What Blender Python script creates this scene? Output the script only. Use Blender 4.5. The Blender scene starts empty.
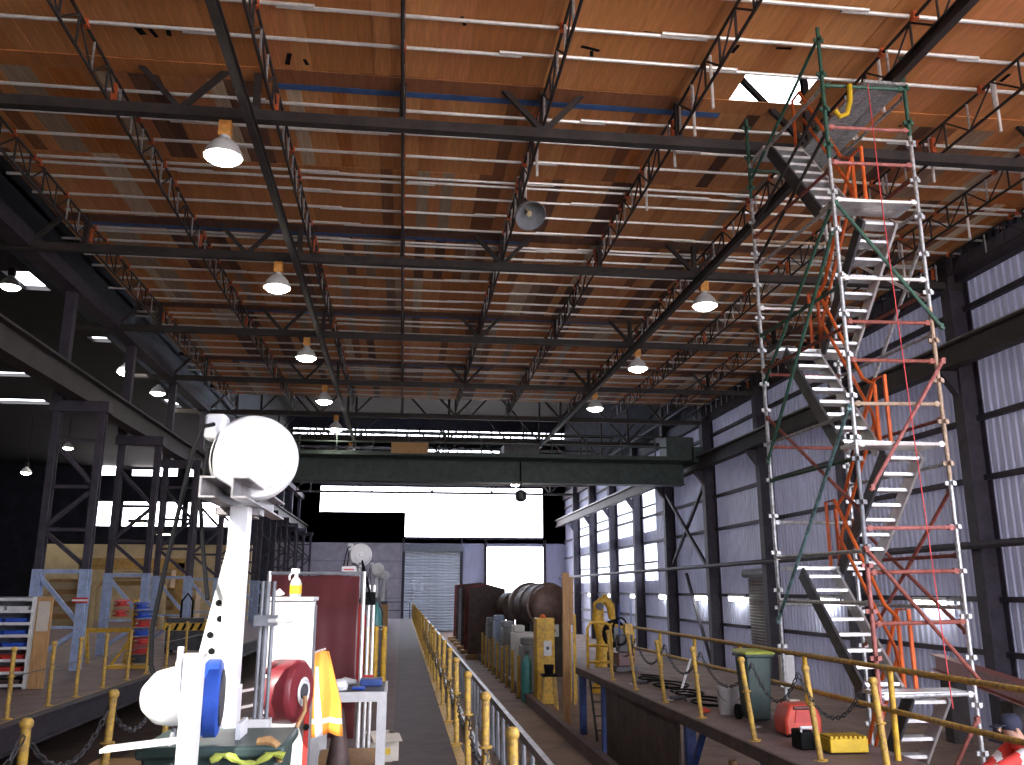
import bpy, math, random
from mathutils import Vector, Matrix
random.seed(7)
R = math.radians
SC = bpy.context.scene
COL = SC.collection

# ------------------------------------------------------------------ camera
FPX = 868.0
PITCH = math.atan(207.5 / FPX)
YAW = math.atan(110 / math.hypot(FPX, 207.5))
fw = Vector((math.sin(YAW) * math.cos(PITCH), math.cos(YAW) * math.cos(PITCH), math.sin(PITCH)))
rt = Vector((math.cos(YAW), -math.sin(YAW), 0))
up = rt.cross(fw)
cam = bpy.data.cameras.new('camera')
cam.sensor_width = 36.0
cam.lens = FPX / 1024 * 36
cam.clip_start = 0.05
cam.clip_end = 400
camo = bpy.data.objects.new('camera', cam)
COL.objects.link(camo)
camo.matrix_world = Matrix(((rt.x, up.x, -fw.x, 0), (rt.y, up.y, -fw.y, 0), (rt.z, up.z, -fw.z, 1.7), (0, 0, 0, 1)))
SC.camera = camo

# ------------------------------------------------------------------ sky, sun, exposure
world = bpy.data.worlds.new('sky')
SC.world = world
world.use_nodes = True
bg = world.node_tree.nodes['Background']
bg.inputs[0].default_value = (0.87, 0.88, 1.0, 1)
bg.inputs[1].default_value = 9.0
SUN_DIR = Vector((0.55, 0.66, -0.51)).normalized()
sun = bpy.data.lights.new('sun', 'SUN')
sun.energy = 8.0
sun.angle = R(0.6)
sun.color = (1.0, 0.95, 0.86)
suno = bpy.data.objects.new('sun', sun)
COL.objects.link(suno)
suno.rotation_euler = SUN_DIR.to_track_quat('-Z', 'Y').to_euler()
suno.location = (-20, -20, 30)
def portal(name, loc, sx, sy, d):
    l = bpy.data.lights.new(name, 'AREA')
    l.shape = 'RECTANGLE'
    l.size, l.size_y = sx, sy
    l.cycles.is_portal = True
    o = bpy.data.objects.new(name, l)
    COL.objects.link(o)
    o.location = loc
    o.rotation_euler = Vector(d).to_track_quat('-Z', 'Z').to_euler()
portal('sky_portal', (8.1, -3.05, 3.6), 9.4, 10.0, (0, 1, 0))
portal('sky_portal', (2.3, 70.2, 7.7), 18, 4.4, (0, -1, 0))
portal('sky_portal', (8.9, 70.2, 1.8), 4.8, 6.6, (0, -1, 0))
VS = SC.view_settings
VS.view_transform = 'Standard'
VS.look = 'None'
VS.gamma = 1.0
VS.use_curve_mapping = False
VS.exposure = 0.3
SC.cycles.use_denoising = True
SC.cycles.caustics_reflective = False
SC.cycles.caustics_refractive = False
SC.cycles.max_bounces = 8
SC.cycles.diffuse_bounces = 5

# ------------------------------------------------------------------ materials
MATS = {}
def mat(name, c, rough=0.6, metal=0.0, var=0.25, scale=6.0, bump=0.0, c2=None, stretch=None, emit=None, estr=0.0, translucent=0.0, alpha=None, spec=None):
    if name in MATS:
        return MATS[name]
    m = bpy.data.materials.new(name)
    m.use_nodes = True
    nt = m.node_tree
    b = nt.nodes['Principled BSDF']
    b.inputs['Roughness'].default_value = rough
    b.inputs['Metallic'].default_value = metal
    if c2 is None:
        c2 = tuple(max(0, x * (1 - 1.6 * var)) for x in c)
    tc = nt.nodes.new('ShaderNodeTexCoord')
    mp = nt.nodes.new('ShaderNodeMapping')
    if stretch:
        mp.inputs['Scale'].default_value = stretch
    nz = nt.nodes.new('ShaderNodeTexNoise')
    nz.inputs['Scale'].default_value = scale
    nz.inputs['Detail'].default_value = 5
    nz.inputs['Roughness'].default_value = 0.65
    cr = nt.nodes.new('ShaderNodeValToRGB')
    cr.color_ramp.elements[0].position = 0.32
    cr.color_ramp.elements[1].position = 0.62
    cr.color_ramp.elements[0].color = (*c2, 1)
    cr.color_ramp.elements[1].color = (*c, 1)
    nt.links.new(tc.outputs['Object'], mp.inputs[0])
    nt.links.new(mp.outputs[0], nz.inputs['Vector'])
    nt.links.new(nz.outputs['Fac'], cr.inputs[0])
    nt.links.new(cr.outputs[0], b.inputs['Base Color'])
    if bump:
        bp = nt.nodes.new('ShaderNodeBump')
        bp.inputs['Strength'].default_value = bump
        bp.inputs['Distance'].default_value = 0.02
        nt.links.new(nz.outputs['Fac'], bp.inputs['Height'])
        nt.links.new(bp.outputs[0], b.inputs['Normal'])
    if emit:
        b.inputs['Emission Color'].default_value = (*emit, 1)
        b.inputs['Emission Strength'].default_value = estr
    if translucent:
        tr = nt.nodes.new('ShaderNodeBsdfTranslucent')
        tr.inputs[0].default_value = (*c, 1)
        mx = nt.nodes.new('ShaderNodeMixShader')
        mx.inputs[0].default_value = translucent
        nt.links.new(b.outputs[0], mx.inputs[1])
        nt.links.new(tr.outputs[0], mx.inputs[2])
        nt.links.new(mx.outputs[0], nt.nodes['Material Output'].inputs['Surface'])
    if alpha is not None:
        b.inputs['Alpha'].default_value = alpha
    if spec is not None:
        b.inputs['Specular IOR Level'].default_value = spec
    MATS[name] = m
    return m

WOODN = [mat('plywood_%d' % i, c, 0.62, 0, c2=tuple(x * 0.72 for x in c), scale=2.2, stretch=(9, 0.7, 9), bump=0.1)
         for i, c in enumerate([(.74, .315, .105), (.78, .345, .125), (.69, .28, .095), (.80, .37, .14), (.63, .25, .08), (.74, .30, .12)])]
WOODF = WOODN + [mat('plank_%d' % i, c, 0.68, 0, c2=tuple(x * 0.65 for x in c), scale=2.2, stretch=(9, 0.7, 9), bump=0.12)
         for i, c in enumerate([(.36, .14, .06), (.27, .125, .075), (.66, .22, .05), (.50, .38, .27), (.18, .08, .05), (.80, .62, .44), (.42, .28, .19)])]
STEEL = mat('dark_steel', (.05, .04, .039), .65, .15, .3, 3)
STEELB = mat('blue_black_steel', (.062, .052, .072), .65, .15, .3, 3)
GALV = mat('galvanised_tube', (.86, .84, .82), .36, .35, .12, 14)
GALVW = mat('worn_galvanised', (.62, .63, .64), .45, .55, .35, 18)
ALU = mat('aluminium_tread', (.74, .74, .75), .4, .6, .15, 10)
RUST = mat('rust_red_tube', (.36, .10, .075), .6, .1, .35, 14)
PINK = mat('red_oxide_tube', (.50, .17, .15), .6, .1, .35, 14)
TAN = mat('tan_tube', (.52, .38, .27), .6, .1, .35, 14)
GREEN = mat('green_tube', (.045, .13, .09), .5, .1, .3, 14)
TEAL = mat('teal_tube', (.16, .30, .31), .5, .1, .6, 9)
ORANGE = mat('orange_handrail', (.85, .16, .03), .45, 0, .15, 8)
CLIP = mat('orange_coupler', (.75, .16, .05), .5, .1, .3, 20)
YEL = mat('yellow_paint', (.78, .47, .035), .5, 0, .25, 9, c2=(.42, .24, .04))
YELW = mat('worn_yellow', (.70, .44, .06), .55, 0, .5, 22, c2=(.26, .16, .08))
CONC = mat('walkway_concrete', (.165, .112, .12), .75, 0, .3, 1.4, .05, c2=(.115, .078, .082))
MATT = mat('dark_walkway_plate', (.08, .05, .053), .7, 0, .35, 2.2, .05)
DECK = mat('deck_plate', (.22, .155, .155), .6, .1, .35, 2.0, .05, c2=(.12, .08, .08))
PITF = mat('pit_floor', (.25, .165, .125), .85, 0, .35, 1.1, .1, c2=(.13, .085, .068))
DIRT = mat('brown_panel', (.115, .072, .065), .6, .2, .4, 3)
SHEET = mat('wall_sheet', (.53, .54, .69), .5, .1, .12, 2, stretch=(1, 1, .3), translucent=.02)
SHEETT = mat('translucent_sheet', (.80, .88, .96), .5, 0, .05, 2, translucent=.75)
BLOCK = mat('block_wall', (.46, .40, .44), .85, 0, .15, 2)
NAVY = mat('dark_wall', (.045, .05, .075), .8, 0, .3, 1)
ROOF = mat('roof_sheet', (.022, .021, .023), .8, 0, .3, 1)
ROLL = mat('roller_slat', (.78, .82, .88), .45, .1, .12, 2)
BROWNR = mat('brown_shutter', (.22, .175, .18), .6, .1, .2, 2)
LBLUE = mat('light_blue_paint', (.36, .45, .66), .55, 0, .2, 6)
BLUE = mat('blue_plastic', (.035, .10, .50), .4, 0, .15, 6)
DBLUE = mat('blue_steel', (.05, .10, .34), .5, .1, .3, 6)
RED = mat('red_plastic', (.60, .05, .04), .42, 0, .15, 6)
ORED = mat('orange_red_plastic', (.72, .085, .05), .42, 0, .15, 6)
MAROON = mat('maroon_curtain', (.13, .035, .038), .32, 0, .2, 3)
REELRED = mat('maroon_case', (.22, .03, .04), .3, 0, .12, 5)
WHITE = mat('white_enamel', (.85, .86, .88), .35, 0, .05, 5)
OFFW = mat('off_white', (.70, .70, .70), .5, 0, .12, 8)
CHAN = mat('channel_steel', (.42, .40, .42), .45, .6, .3, 10)
CABG = mat('grey_cabinet', (.66, .66, .67), .4, .3, .12, 4)
BLACK = mat('black_rubber', (.008, .008, .009), .7, 0, .2, 8, spec=.12)
DGREY = mat('dark_grey', (.08, .08, .09), .5, .1, .3, 8)
MGREY = mat('mid_grey', (.27, .28, .31), .55, .1, .25, 6)
CREAM = mat('cream_wall', (.62, .50, .30), .75, 0, .15, 2)
TIMB = mat('timber', (.55, .31, .13), .65, 0, .25, 5, stretch=(6, 6, .6))
BINGR = mat('green_bin', (.05, .085, .08), .45, 0, .2, 5)
LIME = mat('lime_lid', (.50, .58, .10), .45, 0, .25, 8)
CARD = mat('cardboard', (.62, .56, .47), .8, 0, .12, 6)
HIVIS = mat('hi_vis_orange', (.95, .36, .05), .7, 0, .1, 6)
HIRED = mat('hi_vis_red', (.82, .06, .05), .7, 0, .12, 6)
SILV = mat('reflective_strip', (.85, .86, .88), .35, .2, .05, 6)
SKIN = mat('skin', (.55, .33, .24), .55, 0, .1, 10)
CAPB = mat('navy_cap', (.025, .03, .06), .8, 0, .2, 10)
TROUS = mat('navy_trousers', (.03, .035, .06), .8, 0, .2, 10)
TANK = mat('brown_tank', (.12, .065, .05), .45, .3, .4, 3)
TEALC = mat('teal_cylinder', (.07, .30, .30), .4, 0, .2, 6)
BLUET = mat('blue_sheet', (.06, .16, .42), .6, 0, .25, 4)
YELB = mat('yellow_strap', (.70, .46, .015), .55, 0, .15, 8)
REDR = mat('red_rope', (.75, .06, .07), .6, 0, .1, 30)
LAMPE = mat('lamp_glow', (1, 1, .95), .5, emit=(1.0, .93, .78), estr=60)
TUBEE = mat('fluorescent_glow', (1, 1, 1), .5, emit=(.96, 1.0, .93), estr=14)
WARME = mat('warm_glow', (1, 1, 1), .5, emit=(1.0, .72, .36), estr=30)
GREENP = mat('crane_green', (.05, .072, .064), .55, .15, .3, 4)
GROUND = mat('outside_ground', (.72, .66, .58), .9, 0, .15, .4)
TRANSB = mat('clear_bottle', (.70, .75, .78), .2, 0, .05, 5, translucent=.4)

# ------------------------------------------------------------------ mesh helpers
class MB:
    def __init__(s):
        s.v, s.f, s.m, s.mi = [], [], [], 0
    def add(s, vs, fs):
        o = len(s.v)
        s.v += [tuple(v) for v in vs]
        s.f += [tuple(i + o for i in f) for f in fs]
        s.m += [s.mi] * len(fs)
        return s
    def box(s, c, d, rot=None):
        c = Vector(c)
        vs = []
        for x in (-.5, .5):
            for y in (-.5, .5):
                for z in (-.5, .5):
                    p = Vector((x * d[0], y * d[1], z * d[2]))
                    if rot is not None:
                        p = rot @ p
                    vs.append(c + p)
        return s.add(vs, [(0, 1, 3, 2), (4, 6, 7, 5), (0, 4, 5, 1), (2, 3, 7, 6), (0, 2, 6, 4), (1, 5, 7, 3)])
    def b2(s, x0, x1, y0, y1, z0, z1):
        return s.box(((x0 + x1) / 2, (y0 + y1) / 2, (z0 + z1) / 2), (abs(x1 - x0), abs(y1 - y0), abs(z1 - z0)))
    def bar(s, p, q, w, h, upv=(0, 0, 1)):
        p, q = Vector(p), Vector(q)
        d = (q - p).normalized()
        u = Vector(upv)
        if abs(d.dot(u)) > .98:
            u = Vector((0, 1, 0))
        a = d.cross(u).normalized() * (w / 2)
        b = a.cross(d).normalized() * (h / 2)
        vs = [e + i * a + j * b for e in (p, q) for i, j in ((-1, -1), (1, -1), (1, 1), (-1, 1))]
        return s.add(vs, [(0, 1, 2, 3), (7, 6, 5, 4), (0, 4, 5, 1), (1, 5, 6, 2), (2, 6, 7, 3), (3, 7, 4, 0)])
    def path(s, pts, r, n=8, closed=False):
        pts = [Vector(p) for p in pts]
        rs = r if isinstance(r, (list, tuple)) else [r] * len(pts)
        N = len(pts)
        u = None
        rings = []
        for i, p in enumerate(pts):
            if closed:
                d = (pts[(i + 1) % N] - pts[i - 1]).normalized()
            else:
                d = (pts[min(i + 1, N - 1)] - pts[max(i - 1, 0)]).normalized()
            if u is None:
                u = d.orthogonal().normalized()
            u = (u - d * u.dot(d))
            u = u.normalized() if u.length > 1e-6 else d.orthogonal().normalized()
            w = d.cross(u)
            rings.append([p + (u * math.cos(2 * math.pi * k / n) + w * math.sin(2 * math.pi * k / n)) * rs[i] for k in range(n)])
        vs = [v for rg in rings for v in rg]
        fs = []
        for i in range(N if closed else N - 1):
            a, b = i * n, ((i + 1) % N) * n
            for k in range(n):
                fs.append((a + k, a + (k + 1) % n, b + (k + 1) % n, b + k))
        if not closed:
            fs.append(tuple(range(n - 1, -1, -1)))
            fs.append(tuple((N - 1) * n + k for k in range(n)))
        return s.add(vs, fs)
    def tube(s, p, q, r, n=8):
        return s.path([p, q], r, n)
    def lathe(s, prof, c=(0, 0, 0), n=16, axis=None):
        """prof: list of (radius, height) along axis"""
        c = Vector(c)
        ax = Vector(axis or (0, 0, 1)).normalized()
        u = ax.orthogonal().normalized()
        w = ax.cross(u)
        vs = [c + ax * h + (u * math.cos(2 * math.pi * k / n) + w * math.sin(2 * math.pi * k / n)) * max(r, 1e-4) for r, h in prof for k in range(n)]
        fs = []
        for i in range(len(prof) - 1):
            for k in range(n):
                fs.append((i * n + k, i * n + (k + 1) % n, (i + 1) * n + (k + 1) % n, (i + 1) * n + k))
        fs.append(tuple(range(n - 1, -1, -1)))
        fs.append(tuple((len(prof) - 1) * n + k for k in range(n)))
        return s.add(vs, fs)
    def prism(s, poly, off):
        """poly: 3D points of one face, extruded by off"""
        n = len(poly)
        off = Vector(off)
        vs = [Vector(p) for p in poly] + [Vector(p) + off for p in poly]
        fs = [tuple(range(n - 1, -1, -1)), tuple(range(n, 2 * n))] + [(k, (k + 1) % n, n + (k + 1) % n, n + k) for k in range(n)]
        return s.add(vs, fs)
    def ibeam(s, p, q, w, h, t=.03, upv=(0, 0, 1)):
        p, q = Vector(p), Vector(q)
        d = (q - p).normalized()
        u = Vector(upv)
        a = d.cross(u).normalized()
        b = a.cross(d).normalized()
        s.bar(p + b * (h / 2 - t / 2), q + b * (h / 2 - t / 2), w, t, upv)
        s.bar(p - b * (h / 2 - t / 2), q - b * (h / 2 - t / 2), w, t, upv)
        return s.bar(p, q, t, h - t, upv)
    def mesh(s, name, mats, smooth=True):
        me = bpy.data.meshes.new(name)
        me.from_pydata(s.v, [], s.f)
        mats = mats if isinstance(mats, (list, tuple)) else [mats]
        for m in mats:
            me.materials.append(m)
        if len(mats) > 1:
            me.polygons.foreach_set('material_index', s.m)
        if smooth:
            me.polygons.foreach_set('use_smooth', [True] * len(me.polygons))
            me.set_sharp_from_angle(angle=R(38))
        me.update()
        return me
    def build(s, name, mats, parent=None, smooth=True, bevel=0.0):
        o = bpy.data.objects.new(name, s.mesh(name, mats, smooth))
        COL.objects.link(o)
        if parent is not None:
            o.parent = parent
            o.matrix_parent_inverse = Matrix.Translation(-world_loc(parent))
        if bevel:
            md = o.modifiers.new('bevel', 'BEVEL')
            md.width = bevel
            md.segments = 2
            md.limit_method = 'ANGLE'
        return o
def world_loc(o):
    l = Vector((0, 0, 0))
    while o is not None:
        l = l + o.location + (o.matrix_parent_inverse.translation if o.parent else Vector((0, 0, 0)))
        o = o.parent
    return l
def tag(o, label=None, cat=None, group=None, kind=None):
    if label: o['label'] = label
    if cat: o['category'] = cat
    if group: o['group'] = group
    if kind: o['kind'] = kind
    return o
def thing(name, label, cat, loc=(0, 0, 0), group=None, kind=None):
    o = bpy.data.objects.new(name, None)
    o.empty_display_size = .1
    COL.objects.link(o)
    o.location = loc
    return tag(o, label, cat, group, kind)
def dup(root, loc, label=None, rz=None, scale=None):
    def cp(o, par):
        c = o.copy()
        COL.objects.link(c)
        c.parent = par
        c.matrix_parent_inverse = o.matrix_parent_inverse.copy()
        for ch in KIDS.setdefault(o.name, list(o.children)):
            cp(ch, c)
        return c
    r = cp(root, None)
    r.location = loc
    if rz is not None: r.rotation_euler.z = rz
    if scale is not None: r.scale = (scale,) * 3
    if label: r['label'] = label
    return r
KIDS = {}
def link(mesh, name, parent, loc=None):
    o = bpy.data.objects.new(name, mesh)
    COL.objects.link(o)
    o.parent = parent
    o.matrix_parent_inverse = Matrix.Translation(-world_loc(parent))
    if loc is not None: o.location = loc
    return o
def struct(name, mb, m, parent=None, **k):
    o = mb.build(name, m, parent, **k)
    if parent is None:
        o['kind'] = 'structure'
    return o
ORD = ['nearest', 'second', 'third', 'fourth', 'fifth', 'sixth', 'seventh', 'eighth', 'ninth', 'tenth', 'eleventh', 'twelfth', 'thirteenth',
       'fourteenth', 'fifteenth', 'sixteenth', 'seventeenth', 'eighteenth', 'nineteenth', 'twentieth', 'twenty-first', 'twenty-second',
       'twenty-third', 'twenty-fourth', 'twenty-fifth', 'twenty-sixth', 'twenty-seventh', 'twenty-eighth', 'twenty-ninth', 'thirtieth']
def cells(mb, us, vs, holes, put):
    """grid of slabs over breakpoints us x vs, leaving out cells inside holes"""
    us = sorted(set(us + [h[i] for h in holes for i in (0, 1)]))
    vs = sorted(set(vs + [h[i] for h in holes for i in (2, 3)]))
    for i in range(len(us) - 1):
        for j in range(len(vs) - 1):
            cu, cv = (us[i] + us[i + 1]) / 2, (vs[j] + vs[j + 1]) / 2
            if any(h[0] < cu < h[1] and h[2] < cv < h[3] for h in holes):
                continue
            put(mb, us[i], us[i + 1], vs[j], vs[j + 1])

ZF = -1.4                       # lower floor
BAY = 5.78
BAYS = [12.2 + BAY * k for k in range(-2, 11)]    # column / truss lines: .64 ... 70

# ================================================================== STRUCTURE
struct('floor', MB().b2(-34, 14, -3.2, 70.2, ZF - .2, ZF), PITF)
struct('ground', MB().b2(-160, 160, -160, 260, ZF - .45, ZF - .25), GROUND)
w = struct('floor_walkway', MB().b2(-2.35, -.05, -3, 55, ZF, 0), CONC)
struct('walkway_strip', MB().b2(-.05, .74, -3, 55, ZF, .004), MATT, w)
struct('edge_line', MB().b2(.60, .70, -3, 55, .0, .008), YELW, w)
w = struct('floor_deck_left', MB().b2(-34, -5.05, -3, 70, -.35, 0), DECK)
struct('edge_beam', MB().ibeam((-5.02, -3, -.17), (-5.02, 70, -.17), .2, .36), STEELB, w)
struct('edge_line', MB().b2(-5.15, -5.07, -3, 70, 0, .008), YELW, w)
w = struct('floor_deck_right', MB().b2(3.98, 5.3, -3, 20.2, -.12, 0), DECK)
struct('edge_angle', MB().b2(3.93, 3.98, -3, 20.2, -.13, .012), DIRT, w)
struct('side_panel', MB().b2(4.02, 4.06, 13.0, 17.6, ZF, -.12), DIRT, w)
for y in (4.6, 8.7, 12.6, 17.9, 20.1):
    struct('deck_leg', MB().b2(4.0, 4.14, y - .07, y + .07, ZF, -.12), DBLUE, w)
for y in (4.6, 8.7, 12.6):
    struct('knee_brace', MB().bar((4.07, y - .05, -.75), (4.07, y - .6, -.14), .07, .07), DBLUE, w)
for y in (8.7, 12.6, 17.9):
    struct('deck_leg', MB().b2(5.1, 5.24, y - .07, y + .07, ZF, -.12), DBLUE, w)

# --- right wall: ribbed sheets bay by bay on girts
wr = thing('wall_right', None, None, (13.05, 35, ZF), kind='structure')
def ribbed(y0, y1, z0, z1, x=13.05, period=.24, d=.06):
    mb = MB()
    n = max(1, round((y1 - y0) / period))
    p = (y1 - y0) / n
    prof = []
    for i in range(n):
        a = y0 + i * p
        prof += [(a, 0), (a + p * .42, 0), (a + p * .5, -d), (a + p * .92, -d)]
    prof.append((y1, 0))
    vs = [(x + o, y, z) for z in (z0, z1) for y, o in prof]
    k = len(prof)
    return mb.add(vs, [(i, i + 1, k + i + 1, k + i) for i in range(k - 1)])
WIN = []      # far bays hold translucent sheets
ZT = 15.4
ZU = 8.95
for k in range(len(BAYS) - 1):
    y0, y1 = BAYS[k], BAYS[k + 1]
    if 29 < y0 < 30:      # bay with the brown shutter
        ribbed(y0, 29.9, ZF, ZU).build('cladding_sheet', SHEET, wr, smooth=False)
        ribbed(29.9, 32.3, 2.15, ZU).build('cladding_sheet', SHEET, wr, smooth=False)
        ribbed(32.3, y1, ZF, ZU).build('cladding_sheet', SHEET, wr, smooth=False)
    elif y0 > 40 and y0 < 64:
        a, b = (y0 + 3.2, y1 - .3) if y0 < 46 else (y0 + .9, y1 - .3)
        WIN.append((a, b))
        ribbed(y0, a, ZF, ZU).build('cladding_sheet', SHEET, wr, smooth=False)
        ribbed(a, b, ZF, 2.2).build('cladding_sheet', SHEET, wr, smooth=False)
        ribbed(a, b, 4.05, 4.75).build('cladding_sheet', SHEET, wr, smooth=False)
        ribbed(a, b, 7.4, ZU).build('cladding_sheet', SHEET, wr, smooth=False)
        ribbed(b, y1, ZF, ZU).build('cladding_sheet', SHEET, wr, smooth=False)
    else:
        ribbed(y0, y1, ZF, ZU).build('cladding_sheet', SHEET, wr, smooth=False)
ribbed(BAYS[0], BAYS[-1], ZU, ZT).build('upper_cladding', NAVY, wr, smooth=False)  # darker colour puts the shade high on the wall into these sheets
for z in (-.35, .35, 1.5, 4.15, 5.5, 8.1, 10):
    MB().b2(12.86, 13.0, BAYS[0], 29.85 if z < 2 else 70, z - .06, z + .06).build('girt', STEELB, wr)
    if z < 2:
        MB().b2(12.86, 13.0, 32.35, 70, z - .06, z + .06).build('girt', STEELB, wr)
n = 1
for a, b in WIN:
    for z0, z1 in ((2.2, 4.05), (4.75, 7.4)):
        g = ribbed(a, b, z0, z1).build('window_%d' % n, SHEETT, None, smooth=False)
        tag(g, kind='structure')
        MB().b2(12.95, 13.0, a, b, (z0 + z1) / 2 - .05, (z0 + z1) / 2 + .05).build('glazing_bar', STEELB, g)
        n += 1
d = MB().b2(13.02, 13.06, 29.9, 32.3, ZF, 2.15).build('door_1', BROWNR)
tag(d, kind='structure')
sl = MB().path([(12.99, 29.94, 0), (12.99, 32.26, 0)], .052, 6).mesh('slat', BROWNR)
for i in range(33):
    link(sl, 'slat', d, (0, 0, ZF + .06 + i * .106))
MB().tube((12.9, 29.8, 2.3), (12.9, 32.4, 2.3), .16, 12).build('shutter_drum', MGREY, d)

# --- far end wall
wf = thing('wall_far', None, None, (2, 70, ZF), kind='structure')
def slabY(y0, y1):
    return lambda mb, u0, u1, v0, v1: mb.b2(u0, u1, y0, y1, v0, v1)
FH = [(-6.6, .1, 7.7, 9.75), (.1, 11.15, 5.75, 9.75), (.15, 4.5, ZF, 4.75), (6.6, 11.15, ZF, 5.05),
      (-9, 13, 13.85, 14.35), (1, 9, 12.6, 12.85)]
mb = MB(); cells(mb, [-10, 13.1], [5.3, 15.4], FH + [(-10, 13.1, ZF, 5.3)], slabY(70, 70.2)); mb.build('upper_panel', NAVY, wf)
mb = MB(); cells(mb, [-10, .1], [ZF, 5.3], [], slabY(69.9, 70.2)); mb.build('block_panel', BLOCK, wf)
mb = MB(); cells(mb, [.1, 13.1], [ZF, 5.3], FH, slabY(70, 70.2)); mb.build('lower_panel', SHEET, wf)
for z in (1.1, 2.6, 3.9):
    MB().b2(-10, .1, 69.87, 69.92, z - .03, z + .03).build('course_line', MGREY, wf)
for x in (.05, 4.6, 6.5, 11.25):
    MB().b2(x - .1, x + .1, 69.8, 70, ZF, 5.6).build('door_post', STEELB, wf)
for i in range(24):
    x = -8.6 + i * .97
    MB().b2(x - .05, x + .05, 69.9, 70.0, 13.75, 14.45).build('mullion', STEEL, wf)
MB().b2(-6.6, 11.15, 69.8, 70, 9.7, 9.95).build('lintel', STEELB, wf)
MB().b2(.1, 11.15, 69.8, 70, 5.6, 5.78).build('sill', STEELB, wf)
d = MB().b2(.15, 4.5, 69.96, 70.0, ZF, 4.75).build('door_2', ROLL)
tag(d, kind='structure')
sl = MB().path([(.17, 69.93, 0), (4.48, 69.93, 0)], .1, 6).mesh('slat', ROLL)
for i in range(28):
    link(sl, 'slat', d, (0, 0, ZF + .12 + i * .215))
MB().b2(.0, 4.7, 69.5, 70.0, 4.65, 5.25).build('drum_box', MGREY, d)

# --- left bay: far wall, side wall, roof with skylight openings
wl = thing('wall_left', None, None, (-34, 35, 0), kind='structure')
LH = [(-23.7, -21.9, 6.45, 8.3), (-21.4, -18.6, 6.45, 8.3), (-18.2, -17.0, 6.45, 8.3), (-16.6, -13.2, 6.45, 8.3),
      (-23.5, -22, 10.3, 11.1), (-21, -17.6, 10.3, 11.1), (-16.8, -15.5, 10.3, 11.1),
      (-29.5, -28, 13.6, 14.2), (-27, -24.5, 13.6, 14.2), (-31.5, -26, 14.8, 15.5)]
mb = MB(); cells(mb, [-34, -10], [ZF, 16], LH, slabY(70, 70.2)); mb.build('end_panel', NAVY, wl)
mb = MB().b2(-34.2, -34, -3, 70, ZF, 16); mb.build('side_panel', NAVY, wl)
mb = MB()
SKY = [(-12.2, -10.9, 26.2, 27.9), (-12.1, -11.1, 33.2, 33.9), (-12.5, -12.0, 38.2, 39.8), (-15.4, -14.6, 33.2, 34.0), (-18.6, -16.8, 39.4, 40.2),
       (-20.8, -18.2, 45.2, 46.4), (-12.3, -11.7, 44.4, 46.4)]
cells(mb, [-34, -9.4], [-3, 70], SKY, lambda m_, a, b, c, e: m_.b2(a, b, c, e, 11, 11.15))
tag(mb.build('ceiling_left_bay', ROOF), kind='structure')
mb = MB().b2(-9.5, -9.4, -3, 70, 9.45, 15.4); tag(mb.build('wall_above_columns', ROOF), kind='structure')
# --- main roof, with the skylight over the hatch
mb = MB(); cells(mb, [-10, 13.2], [-3, 70.2], [(8.6, 11.2, 19.4, 21.8), (-5, 4, 48, 60)], lambda m_, a, b, c, e: m_.b2(a, b, c, e, 15.4, 15.55))
tag(mb.build('roof', ROOF), kind='structure')
for k in range(3):  # translucent roof panels added out of view to brighten the far end
    g = MB().b2(-5 + 3 * k, -2.05 + 3 * k, 48, 60, 15.42, 15.44).build('window_%d' % (20 + k), SHEETT)
    tag(g, kind='structure')
    MB().b2(-2.05 + 3 * k, -1.97 + 3 * k, 48, 60, 15.36, 15.46).build('glazing_bar', STEEL, g)
# --- unseen near end wall: open doorway sized for light, high left opening added for sunbeam
mb = MB()
cells(mb, [-34, 13.2], [ZF, 16], [(3.4, 12.8, ZF, 8.6), (-9.05, -6.55, 6.2, 9.0)], slabY(-3.2, -3.0))
tag(mb.build('wall_near', NAVY), kind='structure')

# ================================================================== BUILDING STEEL
def column_right(y, k):
    t = thing('steel_column', 'dark steel column on the ribbed right wall, %s from the camera' % ORD[k], 'column', (12.7, y, ZF), 'columns along the right wall')
    MB().ibeam((12.72, y, ZF), (12.72, y, 9.6), .34, .5, .035, (1, 0, 0)).build('shaft', STEELB, t)
    MB().b2(12.4, 13.0, y - .25, y + .25, ZF, ZF + .04).build('base_plate', STEELB, t)
    MB().prism([(12.46, y - .1, 6.57), (12.46, y - .1, 6.0), (12.05, y - .1, 6.57)], (0, .2, 0)).build('bracket', STEELB, t)
for k, y in enumerate(BAYS[1:-1]):
    if y > 10: column_right(y, k)
for j, (a, b) in enumerate(((35.3, 41.1),)):
    for s_ in (0, 1):
        z0, z1 = (2.7, 6.2) if s_ else (6.2, 2.7)
        o = MB().bar((12.66 - .13 * s_, a + .26, z0), (12.66 - .13 * s_, b - .26, z1), .12, .12).build('cross_brace', STEELB)
        tag(o, 'dark diagonal wall brace %s toward the far end, right wall' % ('rising' if s_ else 'falling'), 'brace', 'wall cross braces')
o = MB().bar((12.6, 35.6, ZF), (12.6, 38.5, 2.4), .12, .12).build('cross_brace', STEELB)
tag(o, 'dark lower diagonal brace below the wall pipe', 'brace', 'wall cross braces')
o = MB().tube((12.36, 8, 2.65), (12.36, 69.5, 2.65), .085, 10).build('service_pipe', STEELB)
tag(o, 'long dark service pipe running along the right wall columns', 'pipe')
o = thing('runway_beam', 'dark crane runway beam along the right wall', 'beam', (12.2, 39, 6.3), 'crane runway beams')
MB().ibeam((12.2, 6, 6.85), (12.2, 69.5, 6.85), .32, .54, .05).build('girder', STEEL, o)
MB().b2(12.16, 12.24, 6, 69.5, 7.12, 7.2).build('rail', CHAN, o)
o = thing('runway_beam', 'dark crane runway beam on the laced columns of the left side', 'beam', (-7.5, 39, 5.9), 'crane runway beams')
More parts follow.
